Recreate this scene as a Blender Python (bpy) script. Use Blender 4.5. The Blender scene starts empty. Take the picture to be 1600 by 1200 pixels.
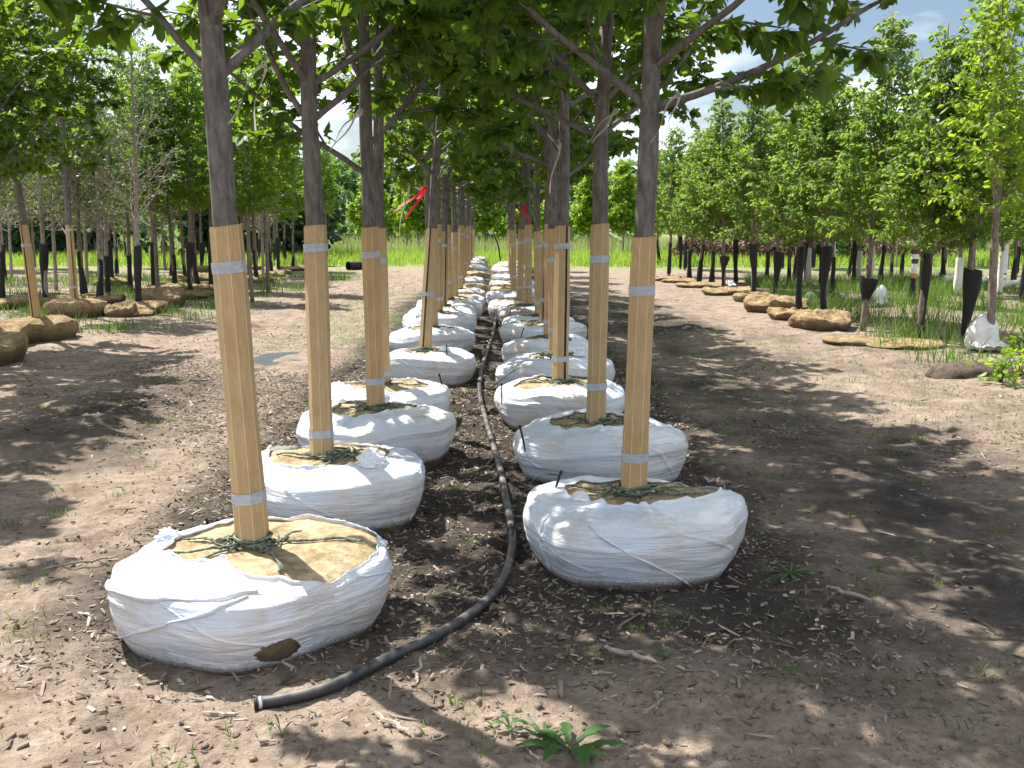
import bpy, math, random
import numpy as np
from mathutils import Vector, Euler
R = math.radians
scene = bpy.context.scene
COL = scene.collection

# ------------------------------------------------------------------ camera
CAM_H, PITCH, FPX = 1.60, R(9.0), 1555.0
cd = bpy.data.cameras.new('camera'); cam = bpy.data.objects.new('camera', cd); COL.objects.link(cam)
cam.location = (0, 0, CAM_H); cam.rotation_euler = (R(90) - PITCH, 0, 0)
cd.sensor_width = 36; cd.lens = FPX / 1600 * 36; cd.clip_end = 2000; cd.clip_start = 0.05
scene.camera = cam

# ------------------------------------------------------------------ light
SUN_EL, SUN_AZ = R(56), R(-46)          # azimuth from +Y (view direction), negative = left
sun_dir = Vector((math.sin(SUN_AZ) * math.cos(SUN_EL), math.cos(SUN_AZ) * math.cos(SUN_EL), math.sin(SUN_EL)))
w = bpy.data.worlds.new('World'); scene.world = w; w.use_nodes = True
nt = w.node_tree; bg = nt.nodes['Background']
sky = nt.nodes.new('ShaderNodeTexSky'); sky.sky_type = 'NISHITA'; sky.sun_disc = False
sky.sun_elevation = SUN_EL; sky.sun_rotation = SUN_AZ; sky.air_density = 1.0; sky.dust_density = 1.0; sky.ozone_density = 1.0
# clouds: noise over the sky direction, white where it is thick
tc = nt.nodes.new('ShaderNodeTexCoord'); mp = nt.nodes.new('ShaderNodeMapping'); mp.inputs['Scale'].default_value = (1.6, 1.6, 5.0)
nz = nt.nodes.new('ShaderNodeTexNoise'); nz.inputs['Scale'].default_value = 1.8; nz.inputs['Detail'].default_value = 6
cr = nt.nodes.new('ShaderNodeValToRGB'); cr.color_ramp.elements[0].position = 0.42; cr.color_ramp.elements[1].position = 0.60
mx = nt.nodes.new('ShaderNodeMixRGB'); mx.inputs['Color2'].default_value = (15.0, 16.0, 17.5, 1)
nt.links.new(tc.outputs['Generated'], mp.inputs['Vector']); nt.links.new(mp.outputs[0], nz.inputs['Vector'])
nt.links.new(nz.outputs['Fac'], cr.inputs[0]); nt.links.new(cr.outputs[0], mx.inputs['Fac'])
nt.links.new(sky.outputs[0], mx.inputs['Color1']); nt.links.new(mx.outputs[0], bg.inputs['Color'])
bg.inputs['Strength'].default_value = 0.05
sd = bpy.data.lights.new('sun', 'SUN'); sd.energy = 5.0; sd.angle = R(0.53); sd.color = (1.0, 0.96, 0.89)
so = bpy.data.objects.new('sun', sd); COL.objects.link(so); so.rotation_euler = (-sun_dir).to_track_quat('-Z', 'Y').to_euler(); so.location = (-5, 5, 20)
scene.view_settings.view_transform = 'Standard'; scene.view_settings.look = 'None'
scene.view_settings.exposure = 1.30; scene.view_settings.gamma = 1
cy = scene.cycles
cy.max_bounces = 6; cy.diffuse_bounces = 3; cy.glossy_bounces = 2; cy.transmission_bounces = 4; cy.transparent_max_bounces = 6
cy.caustics_reflective = False; cy.caustics_refractive = False

# ------------------------------------------------------------------ maths helpers
def at(px, py, z=0.0):
    """world point at height z whose image in the 1600 x 1200 photograph is (px, py)"""
    dx, dy = (px - 800) / FPX, (600 - py) / FPX
    d = np.array([dx, math.cos(PITCH) + dy * math.sin(PITCH), -math.sin(PITCH) + dy * math.cos(PITCH)])
    t = (z - CAM_H) / d[2]
    return np.array([d[0] * t, d[1] * t, z])

def hsh(ix, iy, seed):
    n = (ix.astype(np.int64) * 374761393 + iy.astype(np.int64) * 668265263 + seed * 1442695041) & 0x7fffffff
    n = ((n ^ (n >> 13)) * 1274126177) & 0x7fffffff
    n = (n ^ (n >> 16)) & 0xffff
    return n / 65535.0
def vnoise(x, y, seed=0):
    x = np.asarray(x, float); y = np.asarray(y, float)
    ix, iy = np.floor(x), np.floor(y); fx, fy = x - ix, y - iy
    ux, uy = fx * fx * (3 - 2 * fx), fy * fy * (3 - 2 * fy)
    a, b = hsh(ix, iy, seed), hsh(ix + 1, iy, seed); c, d = hsh(ix, iy + 1, seed), hsh(ix + 1, iy + 1, seed)
    return (a + (b - a) * ux) * (1 - uy) + (c + (d - c) * ux) * uy
def fbm(x, y, seed=0, o=4):
    s, a, t = 0, 1, 0
    for k in range(o):
        s = s + a * vnoise(x * 2 ** k + 17.3 * k, y * 2 ** k - 9.1 * k, seed + k); t += a; a *= .5
    return s / t - .5
def smooth(e0, e1, x):
    t = np.clip((x - e0) / (e1 - e0), 0, 1); return t * t * (3 - 2 * t)
def nrm(v):
    return v / np.maximum(np.linalg.norm(v, axis=-1, keepdims=True), 1e-9)

def row_mask(x, y):       # 1 where the mulch of the double row lies
    c = -.3 - .012 * np.maximum(y - 5, 0)
    return smooth(2.1, 1.2, np.abs(x - c)) * smooth(2.6, 4.2, y)
def ground_h(x, y):
    x = np.asarray(x, float); y = np.asarray(y, float)
    near = smooth(60, 15, y)
    h = .10 * fbm(x * .35, y * .35, 3) * near
    rm = row_mask(x, y)
    rough = .5 + .5 * np.clip(rm + smooth(.0, .18, fbm(x * .45, y * .3, 41)), 0, 1)
    h = h + near * rough * (.11 * fbm(x * 2.1, y * 2.1, 7) + .09 * np.maximum(fbm(x * 5, y * 5, 9, 4), 0)) * smooth(30, 12, y)
    f = smooth(12, 6, y)
    h = h + f * rough * (.045 * np.maximum(fbm(x * 11, y * 11, 11, 3), -.12) + .030 * np.maximum(fbm(x * 24, y * 24, 13, 3), -.05))
    h = h + .10 * np.exp(-(((x + 3.3) / 1.0) ** 2 + ((y - 9.2) / 2.6) ** 2)) * np.maximum(fbm(x * 2.6, y * 2.6, 19, 4) + .1, 0) * 2
    h = h + .09 * np.exp(-(((x - 2.7) / .7) ** 2)) * np.maximum(fbm(x * 2.3, y * 1.5, 23, 4), 0) * smooth(6, 8, y) * smooth(22, 16, y)
    # shallow wheel ruts on both tracks
    for cx in (-3.0, -4.6, 2.6, 4.2):
        h = h - .035 * np.exp(-((x - cx - .25 * np.sin(y * .3)) / .3) ** 2) * smooth(28, 14, y) * smooth(4, 6, y)
    near_rut = np.exp(-((x + 1.95 + .06 * y) / .17) ** 2) * smooth(2.2, 2.8, y) * smooth(6.2, 4.6, y)
    h = h + near_rut * (-.02 + .030 * (np.abs((y * 7 + np.abs(x + 1.95 + .06 * y) * 5) % 1 - .5) * 2) ** 2 * (.5 + vnoise(x * 9, y * 9, 44)))
    # sit low at the puddle
    h = h - .07 * np.clip(.45 + 3.0 * fbm(x * 2.3 + 4, y * 1.7, 57, 3), -.1, 1.2) * np.exp(-(((x + 2.85) / .55) ** 2 + ((y - 12.4) / .9) ** 2))
    return h
H0 = float(ground_h(0., 5.))

# ------------------------------------------------------------------ mesh builder
class G:
    def __init__(self): self.v, self.f, self.n, self.uv = [], [], 0, []
    def add(self, verts, faces, mat=0, smooth_=True, uv=None):
        verts = np.asarray(verts, np.float32).reshape(-1, 3)
        faces = np.asarray(faces, np.int32)
        self.v.append(verts); self.f.append((faces + self.n, mat, smooth_, uv)); self.n += len(verts)
    def tube(self, pts, rad, sides=8, mat=0, cap=True, smooth_=True):
        pts = np.asarray(pts, float); rad = np.broadcast_to(np.asarray(rad, float), (len(pts),))
        tan = np.gradient(pts, axis=0); tan = nrm(tan)
        ref = np.array([1., 0, 0]) if abs(tan[0][2]) > .8 else np.array([0, 0, 1.])
        rings = []; u = nrm(np.cross(tan[0], ref))
        a = np.linspace(0, 2 * math.pi, sides, endpoint=False)
        for p, t, r in zip(pts, tan, rad):
            u = nrm(u - t * np.dot(u, t)); w_ = np.cross(t, u)
            rings.append(p + r * (np.cos(a)[:, None] * u + np.sin(a)[:, None] * w_))
        v = np.concatenate(rings); n = len(pts)
        i = np.arange(n - 1)[:, None] * sides + np.arange(sides)[None]; j = np.arange(n - 1)[:, None] * sides + (np.arange(sides)[None] + 1) % sides
        q = np.stack([i, j, j + sides, i + sides], -1).reshape(-1, 4)
        self.add(v, q, mat, smooth_)
        if cap:
            b = self.n - len(v)
            self.f.append((np.array([list(range(b + sides - 1, b - 1, -1))], np.int32), mat, False, None))
            self.f.append((np.array([[b + (n - 1) * sides + k for k in range(sides)]], np.int32), mat, False, None))
    def grid(self, P, mat=0, wrap=False, smooth_=True, keep=None, uv=None):
        """P: (rows, cols, 3)"""
        r, c = P.shape[:2]
        cc = np.arange(c if wrap else c - 1); i = np.arange(r - 1)[:, None] * c + cc[None]; j = np.arange(r - 1)[:, None] * c + (cc[None] + 1) % c
        q = np.stack([i, j, j + c, i + c], -1).reshape(-1, 4)
        if keep is not None: q = q[keep.reshape(-1)]
        self.add(P.reshape(-1, 3), q, mat, smooth_)
    def mesh(self, name, mats):
        me = bpy.data.meshes.new(name)
        V = np.concatenate(self.v) if self.v else np.zeros((0, 3), np.float32)
        me.vertices.add(len(V)); me.vertices.foreach_set('co', V.ravel())
        loops = np.concatenate([f.ravel() for f, *_ in self.f]); tot = np.concatenate([np.full(len(f), f.shape[1], np.int32) for f, *_ in self.f])
        me.loops.add(len(loops)); me.loops.foreach_set('vertex_index', loops)
        me.polygons.add(len(tot)); st = np.concatenate([[0], np.cumsum(tot)[:-1]]).astype(np.int32)
        me.polygons.foreach_set('loop_start', st); me.polygons.foreach_set('loop_total', tot)
        me.polygons.foreach_set('material_index', np.concatenate([np.full(len(f), m, np.int32) for f, m, *_ in self.f]))
        me.polygons.foreach_set('use_smooth', np.concatenate([np.full(len(f), s, bool) for f, m, s, _ in self.f]))
        for m in mats: me.materials.append(m)
        me.update(calc_edges=True); me.validate()
        return me

def obj(name, me, parent=None, loc=(0, 0, 0), rot=(0, 0, 0), scale=None):
    if isinstance(me, tuple): me = me[0].mesh(name, me[1])
    o = bpy.data.objects.new(name, me); COL.objects.link(o)
    o.rotation_mode = 'ZYX'; o.location = loc; o.rotation_euler = rot
    if scale is not None: o.scale = (scale,) * 3 if np.isscalar(scale) else scale
    if parent is not None: o.parent = parent
    return o
def tag(o, label=None, cat=None, group=None, kind=None):
    if label: o['label'] = label
    if cat: o['category'] = cat
    if group: o['group'] = group
    if kind: o['kind'] = kind
    return o
def thing(name, label, cat, loc=(0, 0, 0), rz=0, group=None):
    o = bpy.data.objects.new(name, None); COL.objects.link(o); o.empty_display_size = .2
    o.location = loc; o.rotation_euler = (0, 0, rz)
    return tag(o, label, cat, group)

# ------------------------------------------------------------------ materials
class N:
    def __init__(self, name):
        self.m = bpy.data.materials.new(name); self.m.use_nodes = True; self.t = self.m.node_tree
        self.b = self.t.nodes['Principled BSDF']; self.out = self.t.nodes['Material Output']
    def n(self, kind, **kw):
        x = self.t.nodes.new('ShaderNode' + kind)
        for k, v in kw.items():
            if k in ('operation', 'blend_type', 'noise_dimensions', 'attribute_name', 'wave_type', 'bands_direction', 'feature'): setattr(x, k, v)
            else: x.inputs[k.replace('_', ' ')].default_value = v
        return x
    def l(self, a, b): self.t.links.new(a, b)
    def coord(self, scale=(1, 1, 1), which='Object'):
        c = self.n('TexCoord'); m = self.n('Mapping'); m.inputs['Scale'].default_value = scale; self.l(c.outputs[which], m.inputs[0]); return m.outputs[0]
    def noise(self, vec, scale, detail=4, rough=.6):
        x = self.n('TexNoise', Scale=scale, Detail=detail, Roughness=rough)
        if vec is not None: self.l(vec, x.inputs['Vector'])
        return x.outputs['Fac']
    def ramp(self, fac, stops):
        x = self.n('ValToRGB'); e = x.color_ramp.elements
        while len(e) < len(stops): e.new(.5)
        for el, (p, c) in zip(e, stops): el.position = p; el.color = (*c, 1) if len(c) == 3 else c
        self.l(fac, x.inputs[0]); return x.outputs[0]
    def mix(self, fac, a, b, blend='MIX'):
        x = self.n('MixRGB', blend_type=blend)
        for s, v in (('Fac', fac), ('Color1', a), ('Color2', b)):
            if hasattr(v, 'is_linked') or hasattr(v, 'links'): self.l(v, x.inputs[s])
            else: x.inputs[s].default_value = v if s == 'Fac' else (*v, 1)
        return x.outputs[0]
    def math(self, op, a, b=None):
        x = self.n('Math', operation=op)
        for k, v in ((0, a), (1, b)):
            if v is None: continue
            if hasattr(v, 'links'): self.l(v, x.inputs[k])
            else: x.inputs[k].default_value = v
        return x.outputs[0]
    def bump(self, h, strength=.5, dist=.01):
        x = self.n('Bump', Strength=strength, Distance=dist); self.l(h, x.inputs['Height']); self.l(x.outputs[0], self.b.inputs['Normal']); return x
    def col(self, c):
        if hasattr(c, 'links'): self.l(c, self.b.inputs['Base Color'])
        else: self.b.inputs['Base Color'].default_value = (*c, 1)
    def rough(self, r, spec=.5):
        self.b.inputs['Roughness'].default_value = r; self.b.inputs['Specular IOR Level'].default_value = spec

def leaf_mat(name, c0, c1, c2, trans, tmix=.4, rough=.42):
    q = N(name); g = q.n('NewGeometry')
    c = q.ramp(g.outputs['Random Per Island'], [(0, c0), (.5, c1), (1, c2)])
    q.col(c); q.rough(rough, .28)
    t = q.n('BsdfTranslucent'); q.l(q.mix(.45, c, trans), t.inputs['Color'])
    m = q.n('MixShader', Fac=tmix); q.l(q.b.outputs[0], m.inputs[1]); q.l(t.outputs[0], m.inputs[2]); q.l(m.outputs[0], q.out.inputs[0])
    return q.m
M = {}
M['maple'] = leaf_mat('maple_leaf', (.020, .055, .010), (.036, .092, .012), (.07, .15, .018), (.42, .64, .03), .46)
M['pear'] = leaf_mat('pear_leaf', (.05, .12, .022), (.085, .175, .03), (.15, .25, .05), (.50, .68, .07), .5, .45)
M['spring'] = leaf_mat('spring_leaf', (.055, .14, .015), (.09, .19, .02), (.15, .27, .03), (.50, .74, .04), .52, .45)
M['lime'] = leaf_mat('lime_leaf', (.09, .19, .014), (.14, .26, .02), (.21, .33, .03), (.60, .76, .04), .5, .45)
M['dull'] = leaf_mat('dull_leaf', (.035, .08, .016), (.06, .12, .025), (.10, .17, .04), (.30, .46, .05), .42)
M['far'] = leaf_mat('far_leaf', (.045, .11, .035), (.07, .15, .045), (.11, .20, .06), (.30, .48, .08), .4, .6)
M['dark'] = leaf_mat('dark_leaf', (.012, .030, .010), (.02, .045, .014), (.03, .065, .02), (.08, .15, .03), .25, .6)
M['brown'] = leaf_mat('brown_leaf', (.10, .062, .042), (.15, .095, .068), (.19, .135, .09), (.25, .16, .09), .2, .7)
M['grass'] = leaf_mat('grass_blade', (.055, .12, .02), (.085, .17, .03), (.17, .23, .06), (.28, .45, .05), .38, .55)
M['field'] = leaf_mat('field_blade', (.16, .31, .03), (.23, .37, .045), (.28, .38, .08), (.48, .66, .06), .42, .5)
M['seed'] = leaf_mat('seed_head', (.30, .34, .14), (.38, .40, .20), (.28, .36, .12), (.45, .52, .2), .3, .6)
M['weed'] = leaf_mat('weed_leaf', (.03, .085, .018), (.045, .11, .024), (.06, .14, .03), (.15, .33, .03), .3, .5)
M['red_leaf'] = leaf_mat('red_leaf', (.35, .08, .05), (.45, .12, .08), (.5, .2, .12), (.6, .2, .1), .3)

def bark(name, a, b, scale=1.0):
    q = N(name); v = q.coord((1, 1, .22)); n1 = q.noise(v, 45 * scale, 6, .7); v2 = q.coord((1, 1, 1.6)); n2 = q.noise(v2, 6, 3)
    c = q.mix(q.ramp(n2, [(.35, (0, 0, 0)), (.7, (1, 1, 1))]), a, b); c = q.mix(q.ramp(n1, [(.38, (.55, .55, .55)), (.6, (1.1, 1.1, 1.1))]), (0, 0, 0), c, 'MIX')
    q.col(c); q.rough(.85, .25); q.bump(n1, .6, .006); return q.m
M['bark'] = bark('maple_bark', (.135, .124, .112), (.20, .185, .168))
M['bark_thin'] = bark('young_bark', (.20, .155, .125), (.30, .25, .21))
M['bark_grey'] = bark('grey_bark', (.30, .25, .22), (.42, .37, .34))

def cardboard():
    q = N('cardboard'); uv = q.n('UVMap'); sp = q.n('SeparateXYZ'); q.l(uv.outputs[0], sp.inputs[0])
    u, v = sp.outputs[0], sp.outputs[1]
    fr = q.math('FRACT', q.math('ADD', u, .5)); d = q.math('ABSOLUTE', q.math('SUBTRACT', fr, .5))   # distance from a fold
    fold = q.math('LESS_THAN', d, .035)
    cv = q.coord((1, 1, 1)); n = q.noise(cv, 5, 5); n2 = q.noise(q.coord((14, 14, 1.2)), 9, 4)
    base = q.ramp(n, [(.3, (.42, .285, .135)), (.5, (.485, .34, .17)), (.72, (.53, .385, .21))])
    base = q.mix(q.ramp(n2, [(.42, (.86, .86, .86)), (.6, (1, 1, 1))]), (0, 0, 0), base)
    wv = q.math('SINE', q.math('MULTIPLY', v, 620.0))
    base = q.mix(.03, base, q.ramp(wv, [(0, (.15, .09, .04)), (1, (.9, .7, .5))]))
    oi = q.n('ObjectInfo'); base = q.mix(1.0, base, q.ramp(oi.outputs['Random'], [(0, (.86, .84, .82)), (.5, (1, 1, 1)), (1, (1.0, .94, .86))]), 'MULTIPLY')
    stn = q.ramp(q.math('ADD', q.noise(q.coord((1, 1, .35)), 7, 5, .7), q.math('MULTIPLY', v, -.06)), [(.55, (0, 0, 0)), (.70, (.4, .4, .4))]); base = q.mix(stn, base, (.36, .22, .11))
    q.col(q.mix(q.math('MULTIPLY', fold, .5), base, (.74, .63, .48))); q.rough(.8, .25); q.bump(wv, .05, .002); return q.m
M['card'] = cardboard()
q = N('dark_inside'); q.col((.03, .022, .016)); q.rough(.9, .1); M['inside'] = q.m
q = N('duct_tape'); n = q.noise(q.coord((1, 1, 4)), 30, 4); q.col(q.ramp(n, [(.3, (.30, .32, .36)), (.7, (.44, .46, .50))])); q.rough(.38, .6); q.bump(n, .35, .003); M['tape'] = q.m
def burlap(name, a, b, c_, moss):
    q = N(name); v = q.coord(); n = q.noise(v, 4.5, 5); n2 = q.noise(v, 160, 3); n3 = q.noise(v, 22, 4); n4 = q.noise(v, 7, 6, .75)
    c = q.ramp(n, [(.30, a), (.5, b), (.72, c_)]); c = q.mix(q.ramp(n3, [(.42, (.62, .62, .62)), (.62, (1, 1, 1))]), (.05, .03, .015), c)
    c = q.mix(q.ramp(n4, [(.56, (0, 0, 0)), (.70, (.75, .75, .75))]), c, (.16, .115, .075))
    sp = q.n('SeparateXYZ'); q.l(q.n('TexCoord').outputs['Object'], sp.inputs[0])
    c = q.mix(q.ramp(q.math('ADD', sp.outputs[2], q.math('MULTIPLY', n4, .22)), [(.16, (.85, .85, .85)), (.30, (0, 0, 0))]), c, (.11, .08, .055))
    if moss: c = q.mix(q.ramp(q.noise(v, 3.1, 4), [(.54, (0, 0, 0)), (.68, (.6, .6, .6))]), c, (.16, .17, .05))
    q.col(c); q.rough(.92, .12); bn = q.math('ADD', q.math('ADD', n2, q.math('MULTIPLY', n3, 1.2)), q.math('MULTIPLY', q.noise(q.coord((1, 1, .5)), 11, 3), 1.6)); q.bump(bn, .8, .010); return q.m
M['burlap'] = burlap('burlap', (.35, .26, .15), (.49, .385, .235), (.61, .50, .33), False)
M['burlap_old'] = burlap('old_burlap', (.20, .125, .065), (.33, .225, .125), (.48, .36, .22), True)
def film(name, tan, amount=.58):
    q = N(name); v = q.coord(); n = q.noise(v, 2.6, 4); g = q.noise(v, 70, 3)
    def strips(ang, sc, det):      # long streaks that run round the ball at a slant
        m = q.n('Mapping'); m.inputs['Rotation'].default_value = ang; m.inputs['Scale'].default_value = sc; q.l(q.n('TexCoord').outputs['Object'], m.inputs[0]); return q.noise(m.outputs[0], 3.0, det, .6)
    st = strips((.05, .06, 0), (.8, .8, 24), 5); ba = strips((.45, -.35, .3), (.35, .35, 4.5), 2); bb = strips((-.3, .5, 1.2), (.3, .3, 6), 2)
    c = q.ramp(n, [(amount - .2, (.66, .74, .87)), (amount - .06, (.69, .72, .77)), (amount + .14, tan)])
    c = q.mix(q.ramp(st, [(.44, (0, 0, 0)), (.60, (.30, .30, .30))]), c, (.60, .60, .63))
    c = q.mix(q.ramp(ba, [(.53, (0, 0, 0)), (.555, (.55, .55, .55))]), c, (.88, .89, .91))
    cr_ = lambda ang, sc: q.ramp(q.math('ABSOLUTE', q.math('SUBTRACT', strips(ang, sc, 3), .5)), [(0, (1, 1, 1)), (.018, (0, 0, 0))])
    cre = q.math('MAXIMUM', cr_((.5, .3, 0), (.5, .5, 5)), cr_((-.45, .25, .8), (.5, .5, 6)))
    c = q.mix(q.math('MULTIPLY', cre, .35), c, (.88, .90, .93))
    c = q.mix(q.ramp(bb, [(.57, (0, 0, 0)), (.585, (.40, .40, .40))]), c, (.88, .89, .91))
    sp = q.n('SeparateXYZ'); q.l(q.n('TexCoord').outputs['Object'], sp.inputs[0])
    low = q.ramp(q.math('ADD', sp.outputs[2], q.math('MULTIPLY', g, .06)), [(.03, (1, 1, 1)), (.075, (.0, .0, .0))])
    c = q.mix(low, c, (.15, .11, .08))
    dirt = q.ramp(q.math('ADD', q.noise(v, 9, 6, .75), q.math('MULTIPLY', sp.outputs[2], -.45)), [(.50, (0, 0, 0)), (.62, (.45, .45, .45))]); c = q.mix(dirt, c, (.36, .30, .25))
    speck = q.ramp(q.noise(v, 38, 5, .75), [(.68, (0, 0, 0)), (.75, (.6, .6, .6))]); c = q.mix(speck, c, (.25, .2, .16))
    q.col(c); q.rough(.30, .55); q.bump(q.math('ADD', q.math('ADD', st, q.math('MULTIPLY', q.noise(q.coord((1, 1, 5)), 24, 3), .25)), q.math('MULTIPLY', q.ramp(ba, [(.52, (0, 0, 0)), (.56, (1, 1, 1))]), .35)) if False else q.math('ADD', q.math('ADD', st, q.math('MULTIPLY', q.noise(q.coord((1, 1, 5)), 24, 3), .25)), q.math('MULTIPLY', cre, .30)), .40, .018)
    t = q.n('BsdfTranslucent'); q.l(c, t.inputs['Color']); m = q.n('MixShader', Fac=.15)
    q.l(q.b.outputs[0], m.inputs[1]); q.l(t.outputs[0], m.inputs[2]); q.l(m.outputs[0], q.out.inputs[0]); return q.m
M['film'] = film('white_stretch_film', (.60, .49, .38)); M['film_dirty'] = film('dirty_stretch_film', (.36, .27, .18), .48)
q = N('green_twine'); v = q.coord(); n = q.noise(v, 60, 4); q.col(q.ramp(n, [(.3, (.04, .055, .042)), (.5, (.12, .15, .11)), (.75, (.36, .39, .28))])); q.rough(.85, .2); q.bump(n, .6, .004); M['twine'] = q.m
q = N('black_poly_pipe'); v = q.coord(which='Object'); n = q.noise(v, 9, 5); g = q.n('NewGeometry'); sp = q.n('SeparateXYZ'); q.l(g.outputs['Normal'], sp.inputs[0])
dust = q.math('MULTIPLY', q.ramp(sp.outputs[2], [(.1, (0, 0, 0)), (.9, (1, 1, 1))]), q.ramp(n, [(.42, (0, 0, 0)), (.68, (.8, .8, .8))]))
q.col(q.mix(dust, (.018, .018, .020), (.24, .20, .17))); q.rough(.5, .5); M['pipe'] = q.m
q = N('black_plastic'); n = q.noise(q.coord(), 8, 4); q.col(q.ramp(n, [(.3, (.018, .018, .02)), (.7, (.035, .033, .033))])); q.rough(.6, .2); q.bump(q.noise(q.coord((1, 1, .4)), 22, 3), .4, .01); M['black'] = q.m
q = N('white_plastic'); n = q.noise(q.coord(), 7, 5); q.col(q.ramp(n, [(.3, (.62, .60, .57)), (.7, (.80, .79, .77))])); q.rough(.5, .4); q.bump(n, .4, .02); M['white'] = q.m
q = N('orange_paint'); q.col((.55, .20, .06)); q.rough(.7); M['orange'] = q.m
q = N('dark_blue_band'); q.col((.03, .05, .07)); q.rough(.6); M['band'] = q.m
q = N('galvanised_clamp'); q.col((.6, .6, .58)); q.rough(.35); q.b.inputs['Metallic'].default_value = .8; M['clamp'] = q.m
def cloth(name, c, tr):
    q = N(name); q.col(c); q.rough(.5, .3); t = q.n('BsdfTranslucent', Color=(*tr, 1)); m = q.n('MixShader', Fac=.4); q.l(q.b.outputs[0], m.inputs[1]); q.l(t.outputs[0], m.inputs[2]); q.l(m.outputs[0], q.out.inputs[0]); return q.m
M['white_ribbon'] = cloth('white_ribbon', (.50, .48, .44), (.5, .48, .44))
M['red_ribbon'] = cloth('red_ribbon', (.62, .035, .06), (.8, .05, .08))
q = N('dead_wood'); g = q.n('NewGeometry'); v = q.coord((1, 1, 1)); n = q.noise(v, 40, 4)
c = q.ramp(g.outputs['Random Per Island'], [(0, (.07, .05, .036)), (.35, (.14, .105, .078)), (.65, (.23, .18, .14)), (.88, (.33, .275, .22)), (1, (.42, .365, .31))])
q.col(c); q.rough(.9, .2); M['chip'] = q.m
q = N('stick_wood'); n = q.noise(q.coord((1, 1, 1)), 30, 4); q.col(q.ramp(n, [(.3, (.20, .155, .115)), (.7, (.42, .35, .28))])); q.rough(.9, .2); q.bump(n, .5, .004); M['stick'] = q.m
q = N('puddle_water'); q.col((.13, .15, .175)); q.rough(.10, .8); M['water'] = q.m
q = N('dark_earth'); n = q.noise(q.coord(), 14, 6, .7); q.col(q.ramp(n, [(.3, (.045, .034, .026)), (.7, (.15, .115, .09))])); q.rough(.95, .1); q.bump(n, 1.0, .03); M['earth'] = q.m
# soil
q = N('soil'); g = q.n('NewGeometry'); P = g.outputs['Position']
n1 = q.noise(P, .55, 5); n2 = q.noise(P, 3.5, 6, .65); n3 = q.noise(P, 28, 5, .7); n4 = q.noise(P, 120, 3, .7)
dry = q.ramp(n2, [(.28, (.15, .112, .083)), (.5, (.26, .20, .152)), (.74, (.37, .295, .232))])
humus_shade = q.ramp(n2, [(.3, (.028, .024, .020)), (.55, (.062, .052, .043)), (.77, (.16, .13, .106))])
at_ = q.n('Attribute', attribute_name='mulch_shade')  # mask: mulch, plus shade painted into the soil right of the rows
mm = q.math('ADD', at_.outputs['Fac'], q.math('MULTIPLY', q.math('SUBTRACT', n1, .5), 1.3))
c = q.mix(q.ramp(mm, [(.30, (0, 0, 0)), (.75, (1, 1, 1))]), dry, humus_shade)
c = q.mix(q.ramp(n3, [(.35, (.70, .70, .70)), (.62, (1, 1, 1))]), (.03, .02, .015), c)
ag = q.n('Attribute', attribute_name='turf')
tf = q.math('MULTIPLY', ag.outputs['Fac'], q.ramp(q.noise(P, 1.6, 5, .7), [(.40, (.15, .15, .15)), (.60, (1, 1, 1))]))
c = q.mix(tf, c, q.ramp(n3, [(.3, (.09, .16, .03)), (.7, (.20, .29, .07))]))
q.col(c); q.rough(.95, .15); q.bump(q.math('ADD', n3, q.math('MULTIPLY', n4, .5)), .9, .02); M['soil'] = q.m

# ------------------------------------------------------------------ ground sheet
def axis(lo, hi, parts):
    out = []
    for a, b, s in parts: out.append(np.arange(a, b - 1e-6, s))
    out.append([hi]); return np.unique(np.concatenate([[lo]] + out))
geo = lambda a, b, n: np.geomspace(a, b, n)
xs = np.unique(np.concatenate([-geo(16, 900, 26), np.arange(-16, -4.2, .12), np.arange(-4.2, -2.4, .04), np.arange(-2.4, 2.4, .018), np.arange(2.4, 4.6, .04), np.arange(4.6, 17, .12), geo(17, 900, 26)]))
ys = np.unique(np.concatenate([-geo(1, 300, 12), np.arange(-1, 2, .25), np.arange(2, 2.5, .05), np.arange(2.5, 5.6, .017), np.arange(5.6, 9, .03), np.arange(9, 16, .07), np.arange(16, 34, .18), geo(34, 1400, 60)]))
X, Y = np.meshgrid(xs, ys)
Z = ground_h(X, Y)
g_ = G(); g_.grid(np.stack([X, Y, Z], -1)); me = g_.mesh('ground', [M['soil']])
mul_shade = np.clip(row_mask(X, Y) * .85 + .62 * np.exp(-((X - 2.2) / 1.15) ** 2) * smooth(30, 12, Y) + .75 * np.exp(-(((X + 3.4) / 1.2) ** 2 + ((Y - 9.0) / 2.8) ** 2)) + .3 * smooth(.0, .15, fbm(X * .45, Y * .3, 41)), 0, 1)  # band right of the rows paints the canopy's shade into the soil colour
edge = 37.5 + 4 * fbm(X * .15, X * .05, 77) * 2
turf = smooth(-3, 5, Y - edge) + .55 * smooth(5.5, 8.5, np.abs(X - .2) - .04 * Y) * smooth(9, 14, Y) * (X > 0) + .25 * smooth(14, 20, Y) * (X < -5)
turf = turf * (1 - np.exp(-(((X + 2.85) / .7) ** 2 + ((Y - 12.4) / 1.2) ** 2)))
turf = np.clip(turf + .45 * np.exp(-((X + 2.4) / .8) ** 2) * smooth(12, 15, Y) * smooth(26, 20, Y) * smooth(-.05, .1, fbm(X, Y, 5)), 0, 1)
for nm, val in (('mulch_shade', mul_shade), ('turf', turf)):
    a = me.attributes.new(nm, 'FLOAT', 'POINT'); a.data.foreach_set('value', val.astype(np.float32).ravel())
tag(obj('ground', me), kind='structure')
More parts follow.
